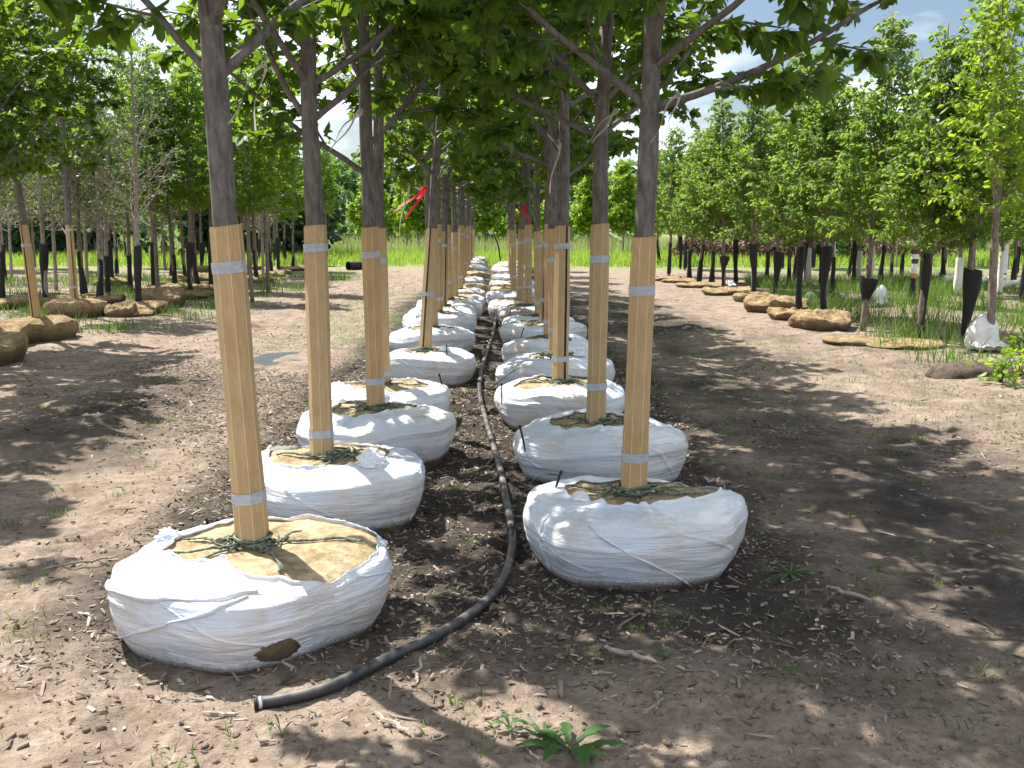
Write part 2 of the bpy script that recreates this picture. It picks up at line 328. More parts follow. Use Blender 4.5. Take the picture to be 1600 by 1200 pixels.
# puddle
g_ = G(); th = np.linspace(0, 2 * math.pi, 48, endpoint=False); rr = 1 + .5 * (vnoise(np.cos(th) * 2 + 5, np.sin(th) * 2 + 5, 3) - .5)
pr = np.stack([-2.85 + .75 * rr * np.cos(th), 12.4 + 1.25 * rr * np.sin(th), np.full(48, 0)], -1)
q1, q2 = np.meshgrid(np.linspace(-3.3, -2.4, 40), np.linspace(11.6, 13.2, 40)); pz = float(np.percentile(ground_h(q1, q2), 33)); pr[:, 2] = pz
g_.add(np.concatenate([pr, [[-2.85, 12.4, pz]]]), [[i, (i + 1) % 48, 48] for i in range(48)])
tag(obj('puddle', (g_, [M['water']])), kind='structure')

# ------------------------------------------------------------------ tree growing
def rot_about(v, k, a):
    k = k / np.linalg.norm(k); return v * math.cos(a) + np.cross(k, v) * math.sin(a) + k * np.dot(k, v) * (1 - math.cos(a))
def grow(rng, out, leaves, p, d, length, r, level, P):
    n = max(4, int(length / P['seg'])); pts = [p]; seg = length / n; d = d / np.linalg.norm(d)
    dirs = [d]
    for i in range(n):
        d = d + rng.normal(0, P['wob'], 3) + np.array([0, 0, P['up'][min(level, 2)]]) * seg; d /= np.linalg.norm(d)
        p = p + d * seg; pts.append(p); dirs.append(d)
    rad = r * np.linspace(1, .32, n + 1) ** .8
    out.append((np.array(pts), rad, level))
    if level < P['levels']:
        step = P['step'][level]; s = length * P['bare'][level] + rng.uniform(0, step); az = rng.uniform(0, 6.28)
        while s < length * .97:
            f = s / length; i = min(int(f * n), n - 1); q_ = pts[i] + (pts[i + 1] - pts[i]) * (f * n - i)
            dd = dirs[i]; perp = np.cross(dd, [0.3, 0.2, 1.0]); perp /= np.linalg.norm(perp) + 1e-9
            az += 2.4 + rng.normal(0, .4); ax = rot_about(perp, dd, az)
            nd = rot_about(dd, ax, R(rng.uniform(35, 60)))
            nd[2] *= .75
            ln = length * P['ratio'][level] * (1.15 - .75 * f) * rng.uniform(.7, 1.2)
            grow(rng, out, leaves, q_, nd, max(ln, .12), max(r * .5 * (1 - .6 * f), .0025), level + 1, P)
            s += step * rng.uniform(.7, 1.3)
    if level >= P['leaf_level']:
        k = max(2, int(length / P['leaf_gap']))
        for j in range(k):
            f = P['leaf_from'] + (1 - P['leaf_from']) * (j + rng.uniform(0, 1)) / k; i = min(int(f * n), n - 1); q_ = pts[i] + (pts[i + 1] - pts[i]) * (f * n - i)
            for s_ in range(P['per']): leaves.append((q_, dirs[i]))

def half(pts):     # mirrored leaf made of two halves that share the midrib
    pts = np.array(pts); m = pts.copy(); m[:, 0] *= -1; return pts, m
MAPLE = [(0, 0), (.36, -.06), (.30, .17), (.60, .50), (.27, .50), (.24, .74), (0, 1)]
OVAL = [(0, 0), (.26, .28), (.22, .68), (0, 1)]
QUADS = [(0, 0), (.42, .35), (.30, .8), (0, 1)]
def leaf_mesh(g, rng, P, D, size, shape, droop=.35, tilt=.55, petiole=.5, mat=0, sizevar=.3):
    n = len(P); P = np.asarray(P, float); D = np.asarray(D, float)
    rnd = rng.normal(0, 1, (n, 3)); rnd[:, 2] *= .5
    t = nrm(D * .5 + rnd * .75 + np.array([0, 0, -droop])); up = np.array([0, 0, 1.]) + rng.normal(0, tilt, (n, 3))
    s = nrm(np.cross(t, up)); nn = np.cross(s, t)
    sz = size * (1 + rng.uniform(-sizevar, sizevar, n))[:, None]
    base = P + t * sz * petiole * rng.uniform(.3, 1.2, (n, 1))
    h, m = half(shape); k = len(h)
    tpl = np.concatenate([h, m[1:-1]])                     # shared first and last
    x, y = tpl[:, 0], tpl[:, 1]; fold = rng.uniform(.0, .7, (n, 1)); cur = rng.uniform(-.1, .65, (n, 1))
    z = -fold * np.abs(x)[None] - cur * (y ** 2)[None]
    V = base[:, None] + (s[:, None] * x[None, :, None] + t[:, None] * y[None, :, None] + nn[:, None] * z[..., None]) * sz[:, None]
    nv = len(tpl); off = (np.arange(n) * nv)[:, None]
    f1 = list(range(k)); f2 = [0] + list(range(k, nv)) + [k - 1]; f2 = f2[::-1]
    F = np.concatenate([off + np.array(f1)[None], off + np.array(f2)[None]])
    g.add(V.reshape(-1, 3), F, mat, False)

def make_tree(seed, trunk, limbs, P, size, shape, leafm, barkm, sides=8, lmax=None, petiole=.5, droop=.35, tilt=.55, name='tree', minz=None, trunk_sides=14):
    """trunk: list of (x, y, z, r).  limbs: list of (z, azimuth, incl_deg, length, radius)"""
    rng = np.random.default_rng(seed); T = np.array(trunk, float); out, leaves = [], []
    zz = np.linspace(T[0, 2], T[-1, 2], 30); tp = np.stack([np.interp(zz, T[:, 2], T[:, i]) for i in range(4)], -1)
    amp = .016 * smooth(1.2, 2.2, zz); tp[:, 0] += amp * np.sin(zz * 2.1 + seed); tp[:, 1] += amp * np.cos(zz * 1.7 + seed)
    for z, az, inc, ln, r in limbs:
        i = int(np.argmin(abs(zz - z))); d = np.array([math.cos(az) * math.cos(R(inc)), math.sin(az) * math.cos(R(inc)), math.sin(R(inc))])
        grow(rng, out, leaves, tp[i, :3].copy(), d, ln, r, 0, P)
    g = G(); rr = tp[:, 3] * (1 + .04 * np.sin(zz * 9 + seed) + .02 * np.sin(zz * 23))
    g.tube(tp[:, :3], rr, trunk_sides)
    for pts, rad, lv in out:
        g.tube(pts, rad, (8, 5, 3, 3)[lv] if sides >= 8 else (5, 3, 3, 3)[lv], cap=lv == 0)
        if lv == 0: # collar where the limb leaves the trunk
            pass
    me_t = g.mesh('trunk', [barkm])
    LP = np.array([a for a, _ in leaves]); LD = np.array([b for _, b in leaves])
    if lmax and len(LP) > lmax:
        s = rng.choice(len(LP), lmax, replace=False); LP, LD = LP[s], LD[s]
    g = G(); leaf_mesh(g, rng, LP, LD, size, shape, droop, tilt, petiole)
    print('tree', seed, len(leaves), len(LP))
    return me_t, g.mesh('crown', [leafm]), len(LP)

def limb_set(seed, z0, z1, n, prof, inc=(30, 70), r0=.022, first=()):
    rng = random.Random(seed); L = list(first); az = rng.uniform(0, 6.28)
    for i in range(n):
        f = (i + rng.uniform(-.25, .25)) / max(n - 1, 1); f = min(max(f, 0), 1); az += 2.4 + rng.uniform(-.3, .3)
        L.append((z0 + (z1 - z0) * f, az, inc[0] + (inc[1] - inc[0]) * f + rng.uniform(-8, 8), prof(f) * rng.uniform(.85, 1.15), r0 * (1 - .65 * f)))
    return L
MP = dict(seg=.11, wob=.075, up=(.28, .12, 0.0), levels=2, step=(.17, .12), bare=(.22, .25), ratio=(.46, .42), leaf_level=1, leaf_gap=.036, leaf_from=.1, per=2)
mprof = lambda f: 1.30 * (1 - f) ** .55 + .38 if f > .08 else 1.25
BALL_T = .32                                     # height of the ball top, where each maple's trunk starts
def maple(seed, first=(), z0=1.92, hgt=5.4, n=17):
    tr = [(0, 0, -.05, .054), (0, 0, .15, .051), (0, 0, 1.3, .049), (0, 0, 1.8, .046), (.02, 0, 2.6, .034), (.0, .03, 3.8, .022), (0, 0, hgt, .006)]
    return make_tree(seed, tr, limb_set(seed, z0, hgt - .7, n, mprof, (34, 68), .021, first), MP, .088, MAPLE, M['maple'], M['bark'], lmax=14500)
D2 = math.pi / 180
MAPLES = {
    'L1': maple(11, [(1.77, 175 * D2, 46, 1.1, .017), (1.78, 20 * D2, 40, 1.35, .021), (1.95, 250 * D2, 48, 1.2, .016)], 2.05),
    'R1': maple(12, [(1.83, -8 * D2, 18, 1.35, .021), (1.86, 165 * D2, 38, 1.35, .020), (1.98, 280 * D2, 45, 1.1, .015)], 2.05),
    'L2': maple(13, [(1.80, 165 * D2, 44, 1.1, .018), (1.84, 25 * D2, 34, 1.4, .019)], 1.95),
    'R2': maple(14, [(1.86, 160 * D2, 24, 1.4, .018), (1.9, 10 * D2, 42, 1.2, .016)], 1.95),
    'a': maple(15, (), 1.72), 'b': maple(16, (), 1.80), 'c': maple(17, (), 1.66),
}

# ------------------------------------------------------------------ root balls
PT = np.array([0, .12, .28, .42, .55, .68, .80, .90, 1.0])
PR = np.array([.445, .49, .528, .543, .522, .44, .29, .15, .004])
PZ = np.array([-.06, .03, .12, .205, .268, .30, .312, .32, .322])
def ball_surface(seed, th, t, lump=1.0, hs=1.0):
    r = np.interp(t, PT, PR); z = np.interp(t, PT, PZ) * hs
    cx, sx = np.cos(th), np.sin(th); low = fbm(cx * 1.3 + 7 + seed, sx * 1.3 + 3 + seed * 2, seed, 3)
    side = smooth(.95, .4, t)
    r = r * (1 + (.16 * low + .022 * np.sin(3 * th + seed) + .020 * np.sin(5 * th + 2 * seed) + .010 * np.sin(9 * th + 3 * seed)) * side * min(lump, 1.6))
    x, y = r * cx, r * sx
    z = z + lump * (.09 * fbm(x * 2.2 + seed, y * 2.2, seed + 4, 3) * smooth(.2, .55, t) * smooth(.02, .12, np.hypot(x, y)) + .02 * fbm(x * 9, y * 9 + seed, seed + 8, 3) * smooth(.4, .6, t))
    if lump > 2: z = z + .07 * (fbm(x * 6 + seed, y * 6, seed + 20, 4)) * smooth(.3, .55, t); r2 = 1 + .10 * fbm(th * 2.5 + seed, z * 9, seed + 22, 4) * side + .05 * np.abs(np.sin(th * 3.5 + seed + 3 * fbm(z * 6, th, seed, 2))) * side; x, y = x * r2, y * r2; z = z + .05 * np.exp(-(np.hypot(x, y) / .12) ** 2)
    rr_ = np.hypot(x, y); fo = np.abs(np.sin(th * 4 + 2.2 * fbm(x * 3, y * 3, seed + 12, 2) + seed))
    z = z + .020 * (1 - fo) ** 3 * smooth(.08, .2, rr_) * smooth(.50, .3, rr_) + .022 * np.sin(2 * th + seed) * smooth(.2, .5, rr_) * smooth(.1, .2, z)
    return np.stack([x, y, z], -1)
def ball_mesh(seed, lump=1.0, hs=1.0, mt='burlap'):
    th = np.linspace(0, 2 * math.pi, 120, endpoint=False); t = np.linspace(0, 1, 60); TH, T = np.meshgrid(th, t)
    g = G(); g.grid(ball_surface(seed, TH, T, lump, hs), wrap=True); return g.mesh('root_ball', [M[mt]])
def crumple(g, c, size, seed, n=14):
    rng = np.random.default_rng(seed); th = np.linspace(0, 2 * math.pi, n, endpoint=False); ph = np.linspace(.05, 1.6, 8)
    TH, PH = np.meshgrid(th, ph); rad = size * (.7 + .5 * rng.random(TH.shape)); rad[0] = size * (.8 + .3 * rng.random())
    P = np.stack([rad * np.sin(PH) * np.cos(TH) * 1.25, rad * np.sin(PH) * np.sin(TH), rad * np.cos(PH) * 1.05], -1) + np.array(c)
    g.grid(P, wrap=True, smooth_=False)
def film_mesh(seed, opening, tufts=(), hole=None, diag=.9, strands=(), matname='film'):
    """opening: list of (angle_deg, radius) of the open top seen from above"""
    na, nt_ = (520, 190) if hole and matname == 'film' else (320, 100); th = np.linspace(0, 2 * math.pi, na, endpoint=False)
    oa = np.array([a for a, _ in opening] + [opening[0][0] + 360]) * D2; orr = np.array([r for _, r in opening] + [opening[0][1]])
    ro = np.interp(th, oa, orr); kw = na // 42; kk = np.ones(2 * kw + 1) / (2 * kw + 1); ro = np.convolve(np.concatenate([ro[-kw:], ro, ro[:kw]]), kk, 'valid'); ro = ro * (1 + .13 * fbm(np.cos(th) * 5 + seed, np.sin(th) * 5, seed + 31, 4))
    to = np.interp(-ro, -PR[3:], PT[3:])
    T = to[None] * (np.linspace(0, 1, nt_)[:, None]); TH = np.broadcast_to(th[None], T.shape)
    S = ball_surface(seed, TH, T); d = 1e-3
    # normal offset by finite difference
    Nn = nrm(np.cross(ball_surface(seed, TH + d, T) - S, ball_surface(seed, TH, T + d) - S))
    u, v = TH * 5.0, T * 9
    wr = .008 * fbm(u * .5 + v * diag * .6 + seed, v * 1.5 - u * .12, seed + 51, 4) + .009 * np.maximum(fbm(u * .35 - seed, v * 2.4 + u * diag * .5, seed + 61, 3), 0)
    rid = np.abs(np.sin(TH * 2 + T * 5 * diag + seed)) ; wr = wr + .006 * np.exp(-(rid / .035) ** 2) * smooth(.1, .3, T)
    tight = smooth(0, .1, T)
    S = S + Nn * (.010 + wr * tight)[..., None]
    S[-1] += np.array([0, 0, 1.]) * (.006 + .022 * np.maximum(fbm(np.cos(th) * 4, np.sin(th) * 4 + seed, seed + 71, 3), 0)[:, None])
    keep = None
    if hole:
        ha, ht, wa, wt = hole; da = (TH - ha * D2 + math.pi) % (2 * math.pi) - math.pi
        e = (da / wa) ** 2 + ((T - ht) / wt) ** 2 + .9 * fbm(TH * 14, T * 22, 5, 3); keep = (e > 1)[:-1]
    g = G(); g.grid(S, wrap=True, keep=keep)
    rim = S[-1]; rim = np.concatenate([rim, rim[:2]]); rg = .0022 + .030 * np.maximum(fbm(np.arange(len(rim)) * .07, np.full(len(rim), 2.), seed + 81, 4) - .04, 0)
    g.tube(rim, rg, 6, cap=False)
    for a, rd, sz in tufts:
        p = ball_surface(seed, np.array(a * D2), np.array(np.interp(-rd, -PR[3:], PT[3:]))); crumple(g, p + [0, 0, sz * .25], sz, seed + int(a))
    for (a0, t0), (a1, t1), rw in strands:      # bunched edges that run over the film
        k = np.linspace(0, 1, 40); aa = (a0 + (a1 - a0) * k) * D2; tt = t0 + (t1 - t0) * k; p = ball_surface(seed, aa, tt)
        nn_ = nrm(np.cross(ball_surface(seed, aa + d, tt) - p, ball_surface(seed, aa, tt + d) - p))
        g.tube(p + nn_ * .014, rw * (1 + .5 * np.sin(k * 17)), 6)
    return g.mesh('plastic_wrap', [M[matname]])
def rope_mesh(seed, angles):
    oa = np.array([a for a, _ in OPEN[seed]] + [360 + OPEN[seed][0][0]]); orr = np.array([r for _, r in OPEN[seed]] + [OPEN[seed][0][1]])
    rng = np.random.default_rng(seed); g = G()
    k = np.linspace(0, 2 * math.pi, 40); 
    for zz in (.006, .022, .036):
        rr = .070 + .008 * np.sin(k * 3 + zz * 200 + seed); p = np.stack([rr * np.cos(k), rr * np.sin(k), BALL_T + zz + .008 * np.sin(k * 2 + seed)], -1); g.tube(p, .0075, 6, cap=False)
    for a in angles:
        n = 26; s = np.linspace(.06, float(np.interp(a % 360, oa, orr)) * rng.uniform(.86, .97), n); th = a * D2 + .12 * np.sin(s * 9 + seed + a) * s / .5 + np.cumsum(rng.normal(0, .012, n))
        t = np.interp(-s, -PR[3:], PT[3:]); p = ball_surface(seed, th, t) + [0, 0, .010]; p[:, 2] += .012 * np.exp(-s * 12)
        g.tube(p, .0036 + .0030 * rng.random(n), 6)
        if rng.random() < .6: g.tube(p + rng.normal(0, .008, 3) * [1, 1, 0] + np.stack([-np.sin(th) * .012, np.cos(th) * .012, s * 0], -1), .004, 5)
    for j in range(34):                      # frayed knots at the foot of the trunk
        a = rng.choice(angles) * D2 + rng.normal(0, .25); rr = rng.uniform(.075, .15); b = np.array([rr * math.cos(a), rr * math.sin(a), BALL_T + .012])
        dv = np.array([rng.normal(0, .03), rng.normal(0, .03), rng.uniform(.006, .03)]); g.tube(np.array([b, b + dv * .6, b + dv * [1.4, 1.4, .6]]), [.006, .0055, .003], 5)
    return g.mesh('rope', [M['twine']])
def guard_mesh(height, rb, rt, slit=None, faces=8, seed=0):
    g = G(); rng = np.random.default_rng(seed); a0 = rng.uniform(0, .7)
    n = faces; rows = 16
    if slit is None: a = np.linspace(0, 2 * math.pi, n + 1) + a0
    else: a = np.linspace(.16, 2 * math.pi - .16, n + 1) + slit * D2
    zs = np.linspace(0, height, rows); V = []
    for z in zs:
        f = z / height; r = rb + (rt - rb) * f + .0018 * np.sin(z * 7 + seed); rr = r * (1 + .02 * np.sin(a * 3 + seed) + .012 * np.sin(a * 2 + z * 5 + seed)); V.append(np.stack([rr * np.cos(a), rr * np.sin(a), np.full(n + 1, z + .006 * np.sin(a + seed) * (f > .99))], -1))
    V = np.array(V); W = V.copy(); W[..., :2] *= (1 - .004 / .062)
    def q(off): return [[off + i * (n + 1) + j, off + i * (n + 1) + j + 1, off + (i + 1) * (n + 1) + j + 1, off + (i + 1) * (n + 1) + j] for i in range(rows - 1) for j in range(n)]
    K = rows * (n + 1)
    g.add(V.reshape(-1, 3), q(0), 0, False)
    g.add(W.reshape(-1, 3), [f[::-1] for f in q(0)], 1, False)
    top = (rows - 1) * (n + 1); rimf = [[top + j, top + j + 1, K + top + j + 1, K + top + j] for j in range(n)]
    g.f.append((np.array(rimf, np.int32), 0, False, None))
    me = g.mesh('trunk_guard', [M['card'], M['inside']])
    uvl = me.uv_layers.new(name='UVMap'); li = np.empty(len(me.loops), np.int32); me.loops.foreach_get('vertex_index', li); li = li % K
    uv = np.stack([li % (n + 1), (li // (n + 1)) / (rows - 1) * height], -1).astype(np.float32); uvl.data.foreach_set('uv', uv.ravel())
    return me, a, rb, rt, height, seed
def tape_mesh(gd, z, w_=.035):
    me, a, rb, rt, h, seed = gd; g = G(); V = []
    full = abs((a[-1] - a[0]) - 2 * math.pi) < .01
    for k, zz in enumerate(np.linspace(z - w_ / 2, z + w_ / 2, 4)):
        r = rb + (rt - rb) * zz / h + .0022; rr = r * (1 + .02 * np.sin(a * 3 + seed) + .012 * np.sin(a * 2 + zz * 5 + seed)) + .0016 + .0012 * np.sin(a * 7 + k); V.append(np.stack([rr * np.cos(a), rr * np.sin(a), zz + .004 * np.sin(a + seed)], -1))
    V = np.array(V)
    if not full: V = np.concatenate([V, V[:, :1]], 1)
    g.grid(V, smooth_=False); return g.mesh('tape', [M['tape']])
def ribbon_mesh(tails, mat, w_=.018, seed=0):
    g = G(); rng = np.random.default_rng(seed)
    for d in tails:
        d = np.array(d, float); n = 10; k = np.linspace(0, 1, n)[:, None]; side = nrm(np.cross(d, [.3, .9, .2])); c = k * d + np.array([0, 0, -.05]) * (k ** 2) + .012 * np.sin(k * 6 + rng.uniform(0, 6)) * side
        tw = k * rng.uniform(.5, 2.2); s = np.cos(tw) * side + np.sin(tw) * nrm(np.cross(d, side))
        g.grid(np.stack([c - s * w_ / 2 * (1.1 - .5 * k), c + s * w_ / 2 * (1.1 - .3 * k)], 1), smooth_=True)
    k = np.linspace(0, 2 * math.pi, 10); g.tube(np.stack([.007 * np.cos(k), .004 * np.sin(k), .009 * np.sin(k)], -1), .006, 5, cap=False)
    return g.mesh('ribbon', [mat])

GUARDS = [guard_mesh(1.28, .066, .062, None, 8, s) for s in (1, 2)] + [guard_mesh(1.28, .070, .062, sl, 7, 3) for sl in (255, 300)]
BALLS = [ball_mesh(s) for s in (1, 2, 3, 4, 5, 6)]
BALLS_OLD = [None] * 3 + [ball_mesh(s, 1.5, 1.0, 'burlap_old') for s in (4, 5, 6)]
# opening outlines, angle 0 = +x (right), 90 = away from the camera, 270 = towards it
OPEN = {
    1: [(0, .50), (30, .48), (60, .43), (90, .40), (120, .38), (150, .38), (180, .37), (205, .34), (235, .27), (258, .24), (272, .30), (285, .38), (310, .47), (335, .50)],
    2: [(0, .30), (40, .36), (90, .42), (140, .44), (175, .43), (210, .40), (240, .33), (270, .27), (310, .30), (335, .33)],
    3: [(0, .42), (12, .44), (35, .40), (65, .35), (110, .30), (150, .33), (170, .36), (190, .34), (220, .26), (260, .22), (300, .25), (335, .38)],
    4: [(0, .33), (45, .34), (90, .33), (140, .30), (175, .35), (200, .30), (245, .24), (290, .25), (330, .30)],
    5: [(0, .26), (60, .35), (120, .33), (180, .22), (240, .25), (300, .20)],
    6: [(0, .42), (50, .36), (110, .28), (180, .35), (230, .40), (290, .30)],
}
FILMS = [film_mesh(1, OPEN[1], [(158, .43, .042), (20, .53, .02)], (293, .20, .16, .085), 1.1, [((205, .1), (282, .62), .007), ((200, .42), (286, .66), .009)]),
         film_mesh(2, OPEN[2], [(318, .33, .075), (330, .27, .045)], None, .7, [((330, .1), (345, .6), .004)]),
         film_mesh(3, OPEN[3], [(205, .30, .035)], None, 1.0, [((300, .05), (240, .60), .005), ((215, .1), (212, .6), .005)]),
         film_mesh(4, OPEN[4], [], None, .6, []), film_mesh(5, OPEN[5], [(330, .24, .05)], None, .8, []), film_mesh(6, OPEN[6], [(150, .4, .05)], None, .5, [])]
DIRTY = {k: film_mesh(k + 1, [(a, r * 1.15) for a, r in OPEN[k + 1]], [(40 + 70 * k, .42, .05)], (250 + 20 * k, .3, .3, .1), 1.2, [], 'film_dirty') for k in (3, 4, 5)}
ROPES = [rope_mesh(1, [195, 232, 300, 5, 170]), rope_mesh(2, [200, 265, 20, 140, 330]), rope_mesh(3, [200, 275, -18, 15, 160]), rope_mesh(4, [185, 272, 30, 150, 350]), rope_mesh(5, [20, 110, 200, 290]), rope_mesh(6, [50, 140, 230, 320])]
TAPES = {}
def tape(gi, z):
    k = (gi, round(z, 2))
    if k not in TAPES: TAPES[k] = tape_mesh(GUARDS[gi], z, .046)
    return TAPES[k]
RIB = {'w1': ribbon_mesh([(-.13, -.05, -.17), (-.05, .02, -.19)], M['white_ribbon'], .012, 1), 'w2': ribbon_mesh([(-.17, .03, -.13), (-.15, -.05, -.16)], M['white_ribbon'], .012, 2),
       'w3': ribbon_mesh([(-.08, 0, -.34)], M['white_ribbon'], .018, 3), 'r1': ribbon_mesh([(-.34, -.03, -.22), (-.22, .05, -.28), (-.1, 0, -.07)], M['red_ribbon'], .034, 4), 'r2': ribbon_mesh([(-.06, 0, -.42), (.05, .03, -.36), (-.16, .02, -.30)], M['red_ribbon'], .034, 5)}

def balled_maple(label, group, pos, var, ball, guard, lean=(0, 0), spin=0, spin_ball=0, tapes=(.16, 1.05), wrap=True, rope=True, ribbons=(), sc=1.0, gtop=None, bs=None, bo=(0, 0), old=False):
    z = float(ground_h(pos[0], pos[1]))
    t = thing('maple_tree', label, 'tree', (pos[0], pos[1], max(z, -.02) - .005), 0, group)
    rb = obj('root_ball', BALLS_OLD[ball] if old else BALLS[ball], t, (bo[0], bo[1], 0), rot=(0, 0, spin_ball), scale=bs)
    if wrap: obj('plastic_wrap', DIRTY[ball] if wrap == 2 else FILMS[ball], rb)
    if rope: obj('rope', ROPES[ball], rb)
    rot = (lean[1], lean[0], 0)
    mt, mc, _ = MAPLES[var]
    obj('trunk', mt, t, (0, 0, BALL_T), (rot[0], rot[1], spin), sc)
    obj('crown', mc, t, (0, 0, BALL_T), (rot[0], rot[1], spin), sc)
    gd = obj('trunk_guard', GUARDS[guard][0], t, (0, 0, BALL_T + .005), rot, (1, 1, gtop) if gtop else None)
    for k in tapes: obj('tape', tape(guard, k), gd)
    for key, p in ribbons: obj('ribbon', RIB[key], t, p)
    return t

ORD = ['', 'nearest', 'second', 'third', 'fourth', 'fifth', 'sixth', 'seventh', 'eighth', 'ninth', 'tenth', 'eleventh', 'twelfth', 'thirteenth', 'fourteenth', 'fifteenth', 'sixteenth']
GL, GR = 'balled maples of the left wrapped row', 'balled maples of the right wrapped row'
LB = at(395, 850, BALL_T)
balled_maple('maple leaning left whose white wrapped ball has a torn hole, by the hose end', GL, at(395, 850, BALL_T), 'L1', 0, 0, (-.042, 0), 0, 0, (.20, 1.12), ribbons=[('w1', (.13, -.05, 2.20))])
balled_maple('maple on a white ball with crumpled plastic beside its trunk foot', GL, at(503, 712, BALL_T), 'L2', 1, 1, (0, 0), 0, 0, (.126, 1.16), bs=(.92, .95, 1), bo=(.09, 0), ribbons=[('w2', (.28, -.1, 2.20))])
balled_maple('third maple from the front in the left wrapped row, taped near its foot', GL, at(587, 637, BALL_T), 'a', 3, 0, (-.01, 0), 1.2, .6, (.20, 1.09))
balled_maple('fourth maple in the left row, its guard peeping out behind the third', GL, at(598, 598, BALL_T), 'b', 5, 1, (-.005, 0), .3, 2.2, (.1, 1.02), ribbons=[('w3', (.25, -.1, 1.95))])
balled_maple('left row maple leaning right with a slit guard and pink ribbon on its bark', GL, at(664, 545, BALL_T), 'c', 4, 2, (.075, 0), 2.0, 0, (.60,), ribbons=[('r1', (.05, -.12, 2.02)), ('w2', (.32, -.1, 2.3))])
far_l = [(677, 512), (685, 497), (692, 484), (703, 472), (711, 463), (719, 451), (722, 442), (726, 430), (730, 422), (733, 415), (736, 409), (739, 404)]
for i, (px, py) in enumerate(far_l):
    k = i + 6
    lab = f'{ORD[k]} maple from the front in the left wrapped row' if k < 10 else 'far left row maple, a slim guard above overlapping burlap balls'
    balled_maple(lab, GL if k < 10 else 'farthest maples of the left row', at(px, py, BALL_T), 'abc'[i % 3], 3 + (i * 2) % 3, (1, 0, 3, 1)[i % 4], ((i % 3 - 1) * .028, .01 * math.sin(i * 3)), i * 2.1, i * 1.3, (.18 + .05 * (i % 4), 1.0 + .05 * (i % 3)) if i % 2 else (.97 + .04 * (i % 4),), wrap=0 if i in (6, 8) else (2 if i > 3 else 1), rope=i < 4, gtop=.97 + .05 * math.sin(i * 2.7), bs=(1 + .08 * math.sin(i * 5), 1 + .07 * math.cos(i * 3), 1 + .15 * math.sin(i * 7)))
balled_maple('nearest right row maple on a white ball with a wide straight edged opening', GR, at(990, 763, BALL_T), 'R1', 2, 0, (.022, 0), 0, 0, (.185, 1.02), ribbons=[('w1', (.16, -.06, 1.90 + .32)), ], gtop=.975)
balled_maple('second right row maple, shaded white ball with dark ropes in an oval opening', GR, at(931, 663, BALL_T), 'R2', 3, 1, (.008, 0), 0, 0, (.24, 1.06), bs=(1.03, 1, 1), bo=(.04, 0), ribbons=[('w2', (.10, -.06, 2.30))])
balled_maple('third right row maple with a dark slit down the right of its guard', GR, at(875, 598, BALL_T), 'b', 5, 3, (.01, 0), 4.0, 3.5, (.2, 1.12), ribbons=[('w3', (-.02, -.1, 2.25))])
far_r = [(868, 563), (858, 532), (850, 503), (842, 488), (825, 477), (812, 470), (803, 455), (802, 445), (800, 436), (798, 428), (797, 420), (797, 414), (798, 408)]
for i, (px, py) in enumerate(far_r):
    k = i + 4
    lab = f'{ORD[k]} maple from the front in the right wrapped row' if k < 9 else 'far right row maple, a slim guard above overlapping plastic balls'
    rb = [('r2', (-.05, -.12, 2.0))] if i == 4 else ([('w3', (.1, -.1, 1.95))] if i == 2 else [])
    balled_maple(lab, GR if k < 9 else 'farthest maples of the right row', at(px, py, BALL_T), 'cab'[i % 3], 3 + (i * 2 + 1) % 3, (0, 1, 2, 0, 1)[i % 5], ((i % 3 - 1) * .025, .01 * math.cos(i * 3)), i * 1.7 + 1, i * 2.3, (.16 + .05 * (i % 3), 1.05) if i % 2 else (.3, .98 + .06 * (i % 3)), wrap=1 if i < 4 else (0 if i == 7 else 2), rope=i < 5, ribbons=rb, gtop=.98 + .045 * math.sin(i * 1.9), bs=(1 + .06 * math.sin(i * 4 + 1), 1 + .06 * math.cos(i * 3), 1 + .12 * math.sin(i * 5 + 2)))
# burlap-only maples of the next row on the left (two stand outside the frame and throw the shade there)
GA = 'burlap balled maples by the left track'
balled_maple('leaning maple with slit cardboard guard on a low burlap ball by the left track', GA, at(57, 497, BALL_T), 'a', 4, 2, (-.06, 0), 2.6, 0, (1.0,), wrap=False, rope=False, old=True, sc=1.02)
balled_maple('upright maple with cardboard guard on the big burlap ball at the left', GA, at(117, 468, BALL_T), 'b', 5, 3, (-.005, 0), 1.1, 1.0, (.2, 1.2), wrap=False, rope=False, old=True, sc=1.05)
balled_maple('burlap balled maple cut by the left edge of the photo', GA, at(-22, 505, BALL_T), 'c', 3, 1, (0, 0), .4, 2.0, (.2, 1.1), wrap=False, rope=False, old=True)
balled_maple('burlap balled maple outside the left edge next to the cut off one', GA, (-6.3, 11.6, 0), 'c', 3, 1, (0, 0), 1.4, 2.0, (.2, 1.1), wrap=False, rope=False, old=True)
balled_maple('burlap balled maple outside the left edge beside the shaded lumps', GA, (-5.4, 7.8, 0), 'c', 3, 1, (0, 0), 4.4, 2.0, (.2, 1.1), wrap=False, rope=False, old=True)
balled_maple('burlap balled maple just outside the left edge', GA, (-5.8, 9.6, 0), 'a', 3, 1, (0, 0), 3.4, 2.0, (.2, 1.1), wrap=False, rope=False, old=True)
balled_maple('burlap balled maple outside the left edge near the camera', GA, (-5.1, 6.1, 0), 'b', 4, 1, (0, 0), 5.4, 1.0, (.2, 1.1), wrap=False, rope=False, old=True)

